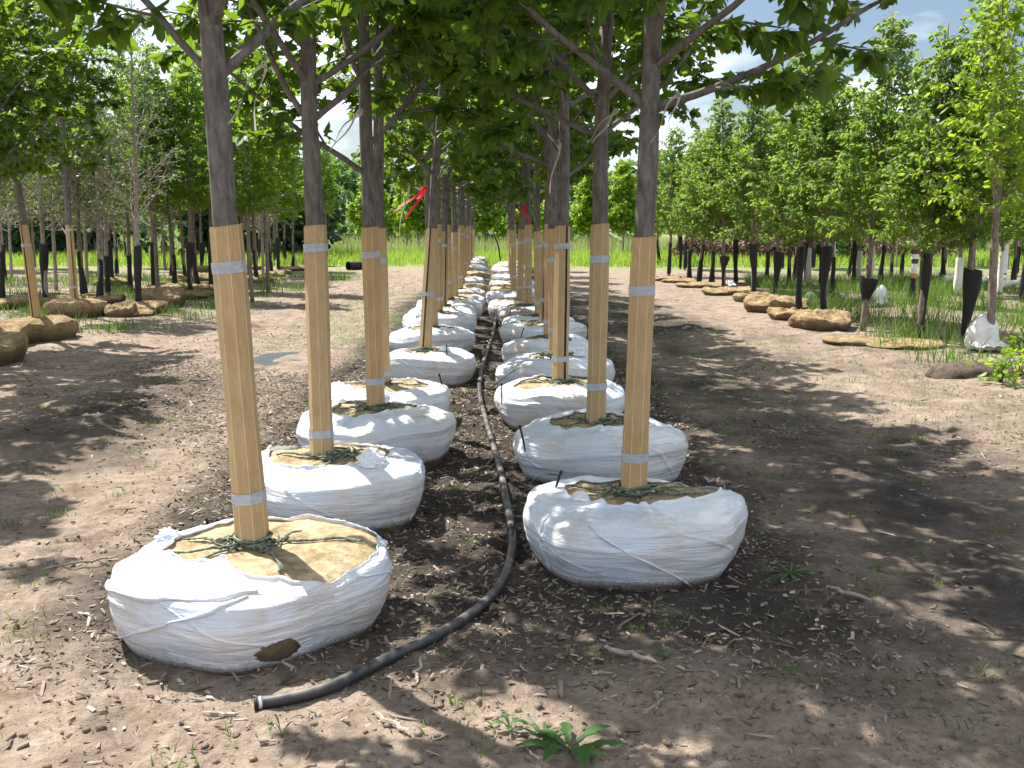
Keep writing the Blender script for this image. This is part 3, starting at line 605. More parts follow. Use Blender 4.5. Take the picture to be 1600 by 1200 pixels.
# ------------------------------------------------------------------ side nursery blocks
PP = dict(seg=.13, wob=.06, up=(.55, .25, 0.0), levels=2, step=(.13, .11), bare=(.1, .15), ratio=(.45, .42), leaf_level=1, leaf_gap=.04, leaf_from=.05, per=3)
pprof = lambda f: 1.05 * (1 - f) ** .65 + .36
def nursery(seed, hgt, z0, n, leafm, barkm, size=.078, lmax=9000, r=.045, prof=pprof, shape=OVAL, P=PP, inc=(38, 72)):
    tr = [(0, 0, -.1, r * 1.1), (0, 0, 1.2, r * .95), (.02, .01, hgt * .5, r * .62), (0, 0, hgt, .006)]
    return make_tree(seed, tr, limb_set(seed, z0, hgt - .45, n, prof, inc, .016), P, size, shape, leafm, barkm, sides=5, lmax=lmax, petiole=.35, droop=.45, tilt=.7, trunk_sides=9)
BARE = dict(PP); BARE.update(levels=2, leaf_gap=.13, per=1, leaf_level=2, step=(.11, .10), ratio=(.5, .45))
NUR = {
    'ra': nursery(31, 4.5, 1.1, 24, M['pear'], M['bark_thin']), 'rb': nursery(32, 4.7, 1.15, 25, M['pear'], M['bark_thin']), 'rc': nursery(33, 4.3, 1.0, 24, M['pear'], M['bark_thin']),
    'rl': nursery(34, 4.6, 1.5, 21, M['lime'], M['bark_thin'], .085, 3200, .05),
    'la': nursery(35, 5.5, 1.85, 26, M['spring'], M['bark_thin'], .08), 'lb': nursery(36, 5.3, 1.75, 26, M['spring'], M['bark_thin'], .08),
    'ld': nursery(37, 5.4, 1.4, 30, M['dull'], M['bark_grey'], .06, 1500, .045, pprof, OVAL, BARE, (30, 72)), 'le': nursery(38, 5.2, 1.35, 30, M['dull'], M['bark_grey'], .06, 1300, .045, pprof, OVAL, BARE, (25, 70)),
    'bg': nursery(39, 5.0, .9, 24, M['lime'], M['bark_thin'], .17, 4200, .05, lambda f: 1.3 * (1 - f) ** .6 + .3, QUADS), 'bh': nursery(40, 5.4, .8, 24, M['lime'], M['bark_thin'], .17, 4200, .05, lambda f: 1.4 * (1 - f) ** .6 + .3, QUADS),
}
def sleeve_mesh(seed, h=1.0, r=.062, flare=0.0, mat='black', bands=None):
    rng = np.random.default_rng(seed); th = np.linspace(0, 2 * math.pi, 14, endpoint=False); zs = np.linspace(0, h, 14); g = G(); TH, Zz = np.meshgrid(th, zs)
    rr = r * (1 + .25 * np.sin(Zz * 5 + seed)) * (1 + .12 * np.sin(TH * 2 + Zz * 4 + seed)) + flare * smooth(.45 * h, h, Zz) * (1 + .3 * np.cos(TH))
    rr = np.maximum(rr, r * .85); P = np.stack([rr * np.cos(TH) + .02 * np.sin(Zz * 4 + seed), rr * np.sin(TH), Zz + .02 * np.sin(TH + seed) * (Zz > h * .9)], -1)
    g.grid(P, wrap=True); mats = [M[mat]]
    if bands:
        f, m, s, u = g.f[0]; g.f = []
        for i in range(13): g.f.append((f[i * 14:(i + 1) * 14], bands[i % len(bands)], s, u))
        mats = [M['white'], M['orange'], M['band'], M['black']]
    return g.mesh('trunk_sleeve', mats)
SL = {'k0': sleeve_mesh(1), 'k1': sleeve_mesh(2, .85), 'k2': sleeve_mesh(3, 1.15, .066), 'f0': sleeve_mesh(4, .75, .05, .075), 'f1': sleeve_mesh(5, .95, .06, .06),
      'w0': sleeve_mesh(6, .95, .06, .01, 'white'), 'w1': sleeve_mesh(7, .8, .07, .04, 'white'), 'z0': sleeve_mesh(8, 1.25, .066, .01, 'black', [3, 3, 3, 3, 3, 1, 0, 0, 2, 0, 2, 1, 0])}
FLAT = [ball_mesh(s, 2.4, .7, 'burlap_old') for s in (21, 22, 23)]
def nursery_tree(name, label, group, pos, var, sleeve='k0', ball=True, spin=0.0, lean=(0, 0), sc=1.0, base=.10, ballsc=.9):
    z = float(ground_h(pos[0], pos[1])); t = thing(name, label, 'tree', (pos[0], pos[1], z), 0, group)
    mt, mc, _ = NUR[var]; rot = (lean[1], lean[0], spin)
    if ball: obj('root_ball', FLAT[int(spin * 10) % 3], t, rot=(0, 0, spin), scale=(ballsc, ballsc, ballsc * .8))
    obj('trunk', mt, t, (0, 0, base), rot, sc); obj('crown', mc, t, (0, 0, base), rot, sc)
    if sleeve: obj('trunk_sleeve', SL[sleeve], t, (0, 0, base - .03), (lean[1], lean[0], spin))
    return t
GLB, GRB = 'sleeved trees of the left nursery block', 'sleeved trees of the right nursery block'
left = [  # px, py, crown, sleeve, label
    (4, 475, 'ld', 'k0', 'twiggy sleeved tree at the left edge behind the slit guard maple'),
    (72, 470, 'le', 'k2', 'twiggy grey tree in a black sleeve between the two guarded maples'),
    (130, 463, 'la', 'k0', 'slim sleeved tree just right of the upright burlap balled maple'),
    (157, 468, 'ld', 'k1', 'twiggy tree whose leaning black sleeve stands behind the big burlap ball'),
    (175, 440, 'le', 'k2', 'twiggy tree in a black sleeve at the edge of the left grass clearing'),
    (197, 405, 'lb', 'k1', 'small far sleeved tree before the left grass clearing'),
    (217, 482, 'ld', 'k2', 'twiggy grey tree in a tall black sleeve left of the square burlap ball'),
    (241, 450, 'le', 'k2', 'grey tree with a leaning black sleeve rising from the square burlap ball'),
    (274, 448, 'la', 'k1', 'leafy tree in a short black sleeve right of the square burlap ball'),
    (289, 434, 'lb', 'k1', 'leafy tree with a bulging black sleeve before the bright grass'),
    (298, 460, 'la', 'k2', 'thin leafy tree standing nearest the track left of the leaning maple'),
    (316, 420, 'lb', 'f1', 'tree whose black sleeve flares open at the top left of the front guard'),
    (330, 448, 'la', 'k2', 'tree half hidden by the guard of the leaning front maple'),
    (378, 436, 'lb', 'k1', 'tree just right of the leaning front maple guard'),
    (392, 417, 'la', 'k0', 'bare stemmed tree leaning right between the two front left guards'),
    (400, 435, 'lb', 'k1', 'tree in a black sleeve on the nearest burlap ball right of the leaning maple'),
    (422, 427, 'la', 'k0', 'tree with a pale stem above its black sleeve on a burlap mound'),
    (429, 410, 'lb', 'k1', 'slim tree deep between the two front left guards'),
    (435, 424, 'la', 'k2', 'tree with a fat grey black sleeve beside the pale stemmed one'),
    (444, 410, 'lb', 'k0', 'brown stemmed tree at the back between the front left guards'),
    (458, 419, 'la', 'k1', 'sleeved tree just left of the second front guard'),
    (511, 406, 'lb', 'k1', 'slim tree right of the second front guard near the pipe end'),
]
rng = random.Random(5)
for i, (px, py, v, s, lab) in enumerate(left):
    nursery_tree('nursery_tree', lab, GLB, at(px, py, .1), v, s, True, rng.uniform(0, 6.2), (rng.uniform(-.04, .04), 0), rng.uniform(.92, 1.06))
right = [
    (1029, 410, 'ra', 'k0', 'far thin sleeved tree just right of the front right guard'), (1045, 426, 'rb', 'k0', 'second thin sleeved tree right of the front right guard'),
    (1063, 416, 'rc', 'k2', 'far tree with a thick black sleeve right of the front right guard'), (1070, 418, 'ra', 'k0', 'far tree close behind the thick sleeved one'),
    (1076, 434, 'rb', 'k1', 'tree on a low burlap ball at the far end of the right ball line'), (1093, 438, 'rc', 'k0', 'tree with a leaning sleeve before the pale brown shrub'),
    (1113, 439, 'ra', 'k1', 'tree with a split looking sleeve behind a long low burlap ball'), (1131, 446, 'rb', 'f0', 'tree with a short black sleeve flaring like a funnel beside the grey scrap'),
    (1150, 438, 'rc', 'k2', 'tree leaning right with a wide footed black sleeve'), (1177, 461, 'ra', 'k2', 'dark sleeved tree behind a mossy burlap ball'),
    (1198, 440, 'rb', 'k1', 'slim far tree between the dark sleeve and the funnel sleeve'), (1212, 456, 'rc', 'f1', 'tree whose leaning black sleeve flares at the top'),
    (1241, 432, 'ra', 'k0', 'far thin tree with a high black sleeve'), (1248, 485, 'rb', 'k2', 'tree in a grey black sleeve behind the large burlap ball with a white bag'),
    (1263, 440, 'rc', 'w0', 'tree in a white sleeve behind the white bag'), (1287, 493, 'ra', 'k2', 'tree in a tall black sleeve on the burlap ball with the dark side'),
    (1300, 456, 'rb', 'k1', 'tree behind the tall sleeved one, bark bare below its crown'), (1327, 426, 'rc', 'k1', 'far thin tree before the reddish brown shrub'),
    (1342, 434, 'ra', 'w1', 'tree in a grooved white sleeve above the tall grass'), (1349, 508, 'rb', 'f0', 'tree with a wide black funnel sleeve in the tall grass'),
    (1361, 428, 'rc', 'w0', 'slim tree in a white sleeve behind the funnel sleeve'), (1376, 440, 'ra', 'k0', 'tree behind the pale bundle in the grass'),
    (1392, 432, 'rb', 'k1', 'far tree just right of the pale bundle'), (1409, 426, 'rc', 'k0', 'far tree left of the banded sleeve'),
    (1424, 470, 'ra', 'z0', 'tree with an orange white and black banded sleeve'), (1436, 524, 'rc', 'k2', 'crooked tree with a peeling black sleeve on the flat pale burlap'),
    (1452, 432, 'rb', 'k1', 'far tree right of the banded sleeve'), (1471, 440, 'rc', 'k0', 'dark leafed far tree before the grass clearing'),
    (1497, 456, 'ra', 'w1', 'tree in a white sleeve left of the white plastic strip'), (1509, 525, 'rb', 'f1', 'tree with a tall black flaring sleeve next to the white bag on the ground'),
    (1547, 540, 'rl', None, 'yellow green tree with a bare reddish trunk behind the white bag'), (1562, 455, 'rc', 'w0', 'tree in a white sleeve behind the bare trunked tree'),
    (1597, 465, 'ra', 'k0', 'black sleeved tree at the right edge'), (1589, 424, 'rb', 'k1', 'thin far tree near the right edge'),
]
for i, (px, py, v, s, lab) in enumerate(right):
    nursery_tree('nursery_tree', lab, GRB, at(px, py, .1), v, s, False, rng.uniform(0, 6.2), (rng.uniform(-.06, .06), rng.uniform(-.02, .02)), rng.uniform(.90, 1.02))
for i in range(42):   # the depth of the left block
    nursery_tree('nursery_tree', 'slender leafy tree deep in the left block behind the sleeved front line', 'trees deep in the left block', (lambda y_: (rng.uniform(-.62, -.24) * y_, y_, 0))(rng.uniform(21, 44)), rng.choice(['la', 'lb', 'la', 'ld', 'le']), rng.choice(['k0', 'k1', None, None]), False, rng.uniform(0, 6.2), (rng.uniform(-.03, .03), 0), rng.uniform(.9, 1.1))
for i in range(26):
    y = rng.uniform(20, 44); nursery_tree('nursery_tree', 'slender leafy tree deep in the right block behind the sleeved front line', 'trees deep in the right block', (rng.uniform(max(6.6, y * .27), 24), y, 0), rng.choice(['ra', 'rb', 'rc']), rng.choice(['k0', 'k1', 'k2', 'w0']), False, rng.uniform(0, 6.2), (rng.uniform(-.03, .03), 0), rng.uniform(.92, 1.1))

# burlap balls lying along the right block
def burlap_ball(label, group, px, py, w_, seed, flat=.7, stretch=1.0, rz=0):
    p = at(px, py, 0); o = obj('burlap_ball', FLAT[seed % 3], None, (p[0], p[1], float(ground_h(p[0], p[1])) - .01), (0, 0, rz + seed), (w_ * 1.12, w_, flat * .92)); return tag(o, label, 'root ball', group)
GBB = 'burlap balls edging the right track'
for a in [('low burlap ball at the far end of the right edging line', 1037, 437, .95, 1, .6), ('small pale burlap ball second from the far end of the right line', 1062, 441, .9, 2, .5), ('long low burlap ball with a pale top before the split sleeve', 1096, 449, 1.1, 3, .6),
          ('mossy green burlap ball before the dark sleeve', 1136, 460, 1.0, 4, .8), ('brown burlap ball next to the mossy one', 1180, 470, .9, 5, .8), ('large burlap ball with a dark shaded front', 1212, 488, .95, 6, 1.3),
          ('burlap ball squeezed between the large one and the dark sided one', 1240, 499, .8, 7, .8), ('burlap ball with a dark undercut side below the tall sleeve', 1283, 514, .85, 8, 1.1), ('nearly buried burlap ball left of the flat pale burlap', 1338, 537, .75, 9, .45), ('flat pale burlap under the peeling black sleeve', 1410, 541, .9, 10, .42)]:
    burlap_ball(a[0], GBB, *a[1:])
GBL = 'burlap balls in the left block'
for a in [('square sided burlap ball in shade at the left', 252, 477, .85, 2, 1.5), ('small burlap lump beside the big burlap ball', 190, 497, .45, 4, 1.0), ('flat burlap ball near the left track', 210, 495, .6, 5, .5), ('pale burlap ball catching sun behind the leaning maple', 312, 438, .85, 6, 1.0), ('burlap ball with a mossy side left of the pale sunlit one', 298, 452, .7, 7, .8)]:
    burlap_ball(a[0], GBL, *a[1:])

# ------------------------------------------------------------------ far background
GBG = 'young trees in the grass field'
for i, (x, y, v, s) in enumerate([(-10.4, 55, 'bg', .95), (-8.2, 58, 'bh', 1.0), (-5.6, 60, 'bg', 1.0), (-3.6, 56, 'bg', .9), (-1.6, 60, 'bg', 1.05), (.6, 58, 'bg', .95), (2.6, 62, 'bh', .95), (4.4, 57, 'bg', .95), (6.2, 56, 'bg', 1.05), (8.0, 60, 'bh', 1.1), (-13, 60, 'bh', 1.0), (10.4, 58, 'bg', 1.0), (-6.9, 66, 'bh', 1.05), (1.6, 68, 'bg', 1.1), (-.4, 70, 'bh', 1.1), (5.2, 68, 'bh', 1.1)]):
    t = thing('field_tree', 'young bright green tree standing in the tall grass field behind the rows', 'tree', (x, y, 0), 0, GBG)
    obj('trunk', NUR[v][0], t, (0, 0, .1), (0, 0, i * 1.3), s); obj('crown', NUR[v][1], t, (0, 0, .1), (0, 0, i * 1.3), s)
def leaf_mass(blobs, size, per, seed):
    rg = np.random.default_rng(seed); g = G()
    for (x, y, z, rx, rz) in blobs:
        u = nrm(rg.normal(0, 1, (per, 3))); rr = rg.uniform(.45, 1.05, (per, 1)) ** .6; p = np.array([x, y, z]) + u * rr * np.array([rx, rx * .8, rz])
        leaf_mesh(g, rg, p, u, size, QUADS, .4, .9, .3)
    return g
rg = np.random.default_rng(3)
B = []
for i in range(90):
    x = rg.uniform(-90, 100); y = rg.uniform(105, 135); h = rg.uniform(5.5, 9.5) + (2 if x > 10 else 0); B += [(x, y, h * .55, rg.uniform(2.5, 4.5), h * .48), (x + rg.uniform(-1.5, 1.5), y, h * .8, rg.uniform(1.5, 2.6), h * .24)]
for i in range(70):
    x = rg.uniform(-60, 70); B.append((x, rg.uniform(82, 95), 1.3, rg.uniform(1.6, 3), 1.7))
tag(obj('far_woods', (leaf_mass(B, .75, 170, 4), [M['far']])), kind='stuff')
B = []
for i in range(46):
    x = rg.uniform(-48, -10.5); y = rg.uniform(50, 58); h = rg.uniform(3.2, 5.5); B += [(x, y, h * .5, rg.uniform(1.3, 2.2), h * .5)]
tag(obj('dark_woods', (leaf_mass(B, .4, 330, 5), [M['dark']])), kind='stuff')
B = []
for i in range(40):
    x = rg.uniform(14, 52); y = rg.uniform(54, 66); h = rg.uniform(2.0, 4.2); B += [(x, y, h * .5, rg.uniform(1.3, 2.4), h * .5)]
tag(obj('mid_woods', (leaf_mass(B, .4, 300, 6), [M['dull']])), kind='stuff')
GS = 'shrubs behind the right block'
for i, (lab, x, y, r_, h, m) in enumerate([('pale brown dry shrub mound behind the far right trees', 12.0, 46, 1.6, 1.7, 'brown'), ('green brown shrub between the two brown shrubs', 14.2, 46, 1.5, 2.2, 'dull'), ('wide reddish brown shrub behind the white sleeves', 18.0, 47, 2.6, 1.9, 'brown'), ('pointed bright green shrub behind the right bare trees', 22.8, 44, 1.0, 2.4, 'lime'), ('bright green shrub by the right edge of the clearing', 26.0, 46, 1.6, 2.2, 'lime'), ('small brown shrub right of the front right guard', 9.0, 47, 1.3, 1.3, 'brown')]):
    t = thing('shrub', lab, 'shrub', (x, y, 0), 0, GS); obj('foliage', (leaf_mass([(0, 0, h * .45, r_, h * .5), (r_ * .5, .2, h * .35, r_ * .7, h * .35), (-r_ * .5, .1, h * .4, r_ * .6, h * .38)], .16, 700, 50 + i), [M[m]]), t)
    gg = G(); rs = np.random.default_rng(i)
    for k in range(26):
        a = rs.uniform(0, 6.28); q2 = np.array([math.cos(a) * r_ * .9, math.sin(a) * r_ * .7, h * rs.uniform(.6, 1.05)]) * [rs.uniform(.2, 1), rs.uniform(.2, 1), 1]; gg.tube(np.array([[0, 0, -.05], q2 * [.4, .4, .55], q2]), [.03, .02, .006], 4)
    obj('stems', (gg, [M['bark_grey']]), t)
# bare grey twiggy trees at the right back, one with red leaves
for i, (px, py, lab) in enumerate([(1400, 415, 'bare grey twiggy tree behind the banded sleeve'), (1520, 420, 'bare grey twiggy tree behind the tall flaring sleeve'), (1575, 418, 'bare twiggy tree with some red leaves near the right edge')]):
    nursery_tree('bare_tree', lab, 'bare twiggy trees at the right back', at(px, py, .1), 'le', None, False, i * 2.0, (0, 0), .62)

# ------------------------------------------------------------------ grass, chips, litter (stuff)
def blades(rg, xy, h, wd, lean=.5, z=None):
    n = len(xy); z = ground_h(xy[:, 0], xy[:, 1]) if z is None else z; a = rg.uniform(0, 6.28, n); b = rg.uniform(0, 6.28, n); H = h * rg.uniform(.5, 1.2, n); L = H * lean * rg.uniform(.1, 1, n)
    base = np.stack([xy[:, 0], xy[:, 1], z - .01], -1); s = np.stack([np.cos(a), np.sin(a), 0 * a], -1) * (wd / 2); d = np.stack([np.cos(b), np.sin(b), 0 * b], -1)
    mid = base + d * (L * .35)[:, None] + np.array([0, 0, 1.]) * (H * .6)[:, None]; tip = base + d * L[:, None] + np.array([0, 0, 1.]) * H[:, None]
    V = np.stack([base - s, base + s, mid + s * .7, mid - s * .7, tip], 1); off = (np.arange(n) * 5)[:, None]
    return V.reshape(-1, 3), off + np.array([[0, 1, 2, 3]]), off + np.array([[3, 2, 4]])
def blade_obj(name, mat, sets):
    g = G()
    for V, q4, q3 in sets:
        g.add(V, q4); g.f.append((np.asarray(q3, np.int32) + (g.n - len(V)), 0, True, None))
    return tag(obj(name, (g, [mat])), kind='stuff')
rg = np.random.default_rng(8)
def clumped(n, xr, yr, nc, spread, seed):
    rr = np.random.default_rng(seed); c = np.stack([rr.uniform(*xr, nc), rr.uniform(*yr, nc)], -1); return c[rr.integers(0, nc, n)] + rr.normal(0, spread, (n, 2))
f1 = np.stack([rg.uniform(-30, 45, 60000), 38.5 + 36 * rg.random(60000) ** 1.3], -1)
f1 = f1[(f1[:, 1] > 39.5 + 3 * fbm(f1[:, 0] * .2, f1[:, 0] * .1, 9)) ]
pp_ = at(544, 414, .2)[:2]; f1 = f1[~((np.abs(f1[:, 0] - pp_[0] - .5) < 1.6) & (f1[:, 1] < pp_[1] + 1.0))]
blade_obj('field_grass', M['field'], [blades(rg, f1, .45, .035, .7)])
f2 = np.stack([rg.uniform(-30, 45, 16000), rg.uniform(52, 78, 16000)], -1)
blade_obj('seed_grass', M['seed'], [blades(rg, f2, 1.05, .03, .4)])
f3 = clumped(15000, (5.0, 13), (11.5, 30), 190, .28, 12); bp = at(1538, 551)[:2]; f3 = f3[(np.hypot(f3[:, 0] - bp[0], f3[:, 1] - bp[1] + .4) > .75)]; f3 = f3[f3[:, 0] > 4.6 + .12 * (f3[:, 1] - 11)]
blade_obj('tall_grass', M['grass'], [blades(rg, f3, .36, .012, .9), blades(rg, clumped(9000, (-15, -5.2), (15, 34), 150, .3, 14), .22, .014, .8)])
sp_ = np.concatenate([clumped(5200, (-4.5, 5.5), (2.4, 14), 420, .05, 15), clumped(2400, (-3.6, -1.8), (12, 26), 120, .25, 16), clumped(1600, (1.6, 3.0), (8, 24), 90, .2, 17), clumped(2200, (3.2, 6.5), (7, 16), 130, .2, 18)])
sp_ = sp_[((sp_[:, 0] + 2.85) / .6) ** 2 + ((sp_[:, 1] - 12.2) / 1.3) ** 2 > 1]
blade_obj('short_grass', M['grass'], [blades(rg, sp_, .055, .007, 1.1)])

def chips(n, xr, yr, seed, smin, smax, dens):
    rr = np.random.default_rng(seed); x = rr.uniform(*xr, n * 3); y = yr[0] + (yr[1] - yr[0]) * rr.random(n * 3) ** 1.25
    k = rr.random(n * 3) < dens(x, y); x, y = x[k][:n], y[k][:n]; n = len(x)
    L = (smin + (smax - smin) * rr.random(n) ** 1.8) * (1 + 2.0 * (rr.random(n) > .95)); W = L * rr.uniform(.10, .55, n); W = np.minimum(W, smax * .27); T = rr.uniform(.0006, .003, n)
    a = rr.uniform(0, 6.28, n); z = ground_h(x, y) + rr.uniform(-.002, .009, n)
    ux = np.stack([np.cos(a), np.sin(a), rr.normal(0, .28, n)], -1); ux = nrm(ux); up = nrm(np.stack([rr.normal(0, .35, n), rr.normal(0, .35, n), np.ones(n)], -1)); uy = nrm(np.cross(up, ux)); uz = np.cross(ux, uy)
    c = np.stack([x, y, z], -1); V = []
    for sz in (-1, 1):
        for sx, sy in ((-1, -1), (1, -1), (1, 1), (-1, 1)):
            jx = rr.uniform(.35, 1.1, n); jy = rr.uniform(.2, 1.1, n); V.append(c + ux * (sx * L / 2 * jx)[:, None] + uy * (sy * W / 2 * jy)[:, None] + uz * (sz * T)[:, None])
    V = np.stack(V, 1); off = (np.arange(n) * 8)[:, None]; F = np.concatenate([off + np.array(f)[None] for f in ([4, 5, 6, 7], [0, 1, 5, 4], [1, 2, 6, 5], [2, 3, 7, 6], [3, 0, 4, 7])])
    g = G(); g.add(V.reshape(-1, 3), F, 0, False); return g
dens = lambda x, y: np.clip(.04 + 1.0 * row_mask(x, y) * (.65 + 1.3 * fbm(x * 1.2, y * 1.2, 66)) + .55 * smooth(.02, .18, fbm(x * .5, y * .4, 67)) * smooth(3.6, 6, y), .04, 1)
tag(obj('wood_chips', (chips(64000, (-4.6, 5.4), (2.3, 12), 71, .005, .055, dens), [M['chip']])), kind='stuff')
def clods(n, seed):
    rr = np.random.default_rng(seed); x = rr.uniform(-3.2, 3.4, n); y = 2.4 + 6 * rr.random(n) ** 1.5; keep = rr.random(n) < np.clip(.25 + 2.5 * fbm(x * .9, y * .9, 91), .03, 1); x, y = x[keep], y[keep]; n = len(x)
    ico = np.array([(0, 0, 1), (.89, 0, .45), (.28, .85, .45), (-.72, .53, .45), (-.72, -.53, .45), (.28, -.85, .45), (.72, .53, -.45), (-.28, .85, -.45), (-.89, 0, -.45), (-.28, -.85, -.45), (.72, -.53, -.45), (0, 0, -1)])
    fc = np.array([(0, 1, 2), (0, 2, 3), (0, 3, 4), (0, 4, 5), (0, 5, 1), (1, 6, 2), (2, 7, 3), (3, 8, 4), (4, 9, 5), (5, 10, 1), (2, 6, 7), (3, 7, 8), (4, 8, 9), (5, 9, 10), (1, 10, 6)])
    sz = .004 + .014 * rr.random(n) ** 3; V = ico[None] * rr.uniform(.55, 1.25, (n, 12, 1)) * (sz[:, None] * np.array([1, 1, .5]) * rr.uniform(.6, 1.5, (n, 3)))[:, None]
    V = V + np.stack([x, y, ground_h(x, y) + sz * .25], -1)[:, None]; g = G(); g.add(V.reshape(-1, 3), ((np.arange(n) * 12)[:, None, None] + fc[None]).reshape(-1, 3), 0, True); return g
tag(obj('soil_clods', (clods(20000, 73), [M['soil']])), kind='stuff')
tag(obj('bark_litter', (chips(42000, (-11, 13), (7.5, 34), 72, .015, .075, lambda x, y: np.clip(dens(x, y) + .5 * smooth(4.2, 5.6, np.abs(x - .3) + .6 * fbm(x * .6, y * .6, 68)) + .3 * np.exp(-((x + 3.4) / 1.2) ** 2), .05, 1)), [M['chip']])), kind='stuff')

# ------------------------------------------------------------------ hose, drip stakes, pipe and small things
hp = [(402, 1089), (450, 1083), (520, 1068), (600, 1032), (680, 990), (740, 945), (782, 898), (799, 862), (799, 830), (791, 790), (783, 740), (771, 692), (757, 648), (749, 612), (752, 580), (762, 548), (772, 515), (776, 480), (775, 455)]
P3 = np.array([at(a, b, .03) for a, b in hp]); P3[:, 2] = ground_h(P3[:, 0], P3[:, 1]) + .024
def spline(P, m=12):
    P = np.concatenate([[2 * P[0] - P[1]], P, [2 * P[-1] - P[-2]]]); out = []
    for i in range(1, len(P) - 2):
        for k in range(m):
            t = k / m; a, b, c, d = P[i - 1], P[i], P[i + 1], P[i + 2]
            out.append(.5 * (2 * b + (c - a) * t + (2 * a - 5 * b + 4 * c - d) * t * t + (3 * b - a - 3 * c + d) * t ** 3))
    out.append(P[-2]); return np.array(out)
S = spline(P3); S[:, 2] = np.convolve(np.pad(S[:, 2], 6, 'edge'), np.ones(13) / 13, 'valid')
hose = obj('irrigation_hose', (lambda g: (g.tube(S, .0225, 14), (g, [M['pipe']]))[1])(G())); tag(hose, 'thick black irrigation hose winding between the two rows of balls', 'hose')
d0 = nrm(S[1] - S[0]); g_ = G(); g_.tube(np.array([S[0] + d0 * .004, S[0] + d0 * .016]), .0245, 14, smooth_=True); obj('clamp', (g_, [M['clamp']]), hose)
g_ = G(); g_.tube(np.array([S[0] - d0 * .012, S[0] + d0 * .002]), .021, 14); obj('end_plug', (g_, [M['black']]), hose)
for fr in (.44, .55, .64):
    i = int(fr * len(S)); dd = nrm(S[i + 1] - S[i]); g_ = G(); g_.tube(np.array([S[i] - dd * .03, S[i] + dd * .03]), .0262, 12); obj('coupling', (g_, [M['pipe']]), hose)
GD = 'drip stakes in the root balls'
for i, (px, py, z, lab) in enumerate([(862, 762, .30, 'black drip stake in the left shoulder of the nearest right ball'), (821, 686, .30, 'black drip stake in the left shoulder of the second right ball'), (784, 616, .30, 'black drip stake in the third right ball'), (856, 572, .31, 'black drip stake behind the third right ball'), (812, 524, .30, 'far black drip stake in the right row'), (693, 600, .30, 'black drip stake in the fourth left ball'), (698, 552, .31, 'black drip stake in the fifth left ball'), (796, 488, .31, 'tiny far drip stake beside the slim right guards')]):
    p = at(px, py, z); t = thing('drip_stake', lab, 'drip stake', p, 0, GD)
    g_ = G(); le = (.02, -.015, .0, .012)[i % 4]; g_.tube(np.array([[0, 0, -.08], [le, 0, .0], [le * 2.2, 0, .075]]), [.004, .0065, .0065], 7); g_.tube(np.array([[le * 2.2, 0, .07], [le * 2.4, 0, .088]]), [.009, .008], 7); obj('stake', (g_, [M['black']]), t)
    if i not in (0, 3): continue
    i2 = int(np.argmin(np.linalg.norm(S[:, :2] - p[:2], axis=1))); e = S[i2] - p; tt = np.linspace(0, 1, 16)[:, None]; c = tt * e + np.array([0, 0, 1.]) * (.05 * (1 - tt)) ; c[:, 2] += .0
    side = np.sign(e[0]); mid = np.array([.16 * side, .0, .03]); c = (1 - tt) ** 2 * np.array([le * 2.2, 0, .06]) + 2 * tt * (1 - tt) * (mid * [1, 1, 1] + np.array([0, 0, .10])) + tt ** 2 * e
    g_ = G(); g_.tube(c, .0035, 5); obj('drip_tube', (g_, [M['black']]), t)
# black corrugated pipe end in the grass by the left track
p = at(544, 414, .2); t = thing('drain_pipe', 'short black corrugated drain pipe lying open at the end of the left track', 'pipe', (p[0], p[1], .16), .5)
g_ = G(); k = np.linspace(0, 1.4, 60); g_.tube(np.stack([k, k * .3, 0 * k], -1), .17 + .012 * np.sin(k * 60), 20, cap=False); g_.tube(np.stack([k[::-1], k[::-1] * .3, 0 * k], -1), .15, 20, cap=False); obj('pipe_wall', (g_, [M['black']]), t)
p = at(783, 402, .35); g_ = G(); g_.tube(np.array([[0, 0, -.3], [-.12, 0, .5], [-.30, 0, .98]]), [.03, .028, .022], 7); tag(obj('wooden_pole', (g_, [M['inside']]), None, p), 'thin dark pole leaning at the far end of the rows', 'pole')
# white bags and plastic in the right block
def bag(name, label, px, py, h, w_, seed, base_z=0.0, group=None):
    p = at(px, py, 0); rr = np.random.default_rng(seed); th = np.linspace(0, 2 * math.pi, 26, endpoint=False); zz = np.linspace(0, 1, 14); TH, Zz = np.meshgrid(th, zz)
    prof = np.interp(zz, [0, .15, .45, .7, .88, 1], [1.0, 1.05, .98, .8, .5, .12])[:, None]; rad = w_ * prof * (1 + .5 * fbm(np.cos(TH) * 1.6 + seed, Zz * 2.6 + np.sin(TH) * 1.6, seed, 3) + .12 * np.sin(TH * 5 + Zz * 3))
    Pm = np.stack([rad * np.cos(TH) - .10 * h * Zz * (1 - Zz) * 2, rad * .75 * np.sin(TH), Zz * h + .06 * h * fbm(np.cos(TH) * 3, np.sin(TH) * 3, seed + 2)], -1)
    g = G(); g.grid(Pm, wrap=True, smooth_=False); g.add(Pm[-1], [list(range(26))], 0, False)
    # loose flap on the ground
    a = np.linspace(-.9, .9, 9); rows = np.linspace(.6, 1.7, 5); A, RR = np.meshgrid(a, rows); g.grid(np.stack([RR * w_ * np.sin(A), -RR * w_ * np.cos(A) * .75, .03 + .05 * rr.random(A.shape) + .10 * (1.7 - RR)], -1), smooth_=False)
    return tag(obj(name, (g, [M['white']]), None, (p[0], p[1], float(ground_h(p[0], p[1])) + base_z)), label, 'bag', group)
bag('plastic_bag', 'crumpled white bag standing before the bare trunked tree', 1538, 551, .46, .19, 5, .02)
bag('plastic_bag', 'small white bag tucked behind the large burlap ball', 1266, 474, .26, .15, 6)
bag('plastic_bag', 'grey white scrap of plastic by the funnel sleeve', 1138, 449, .18, .16, 7)
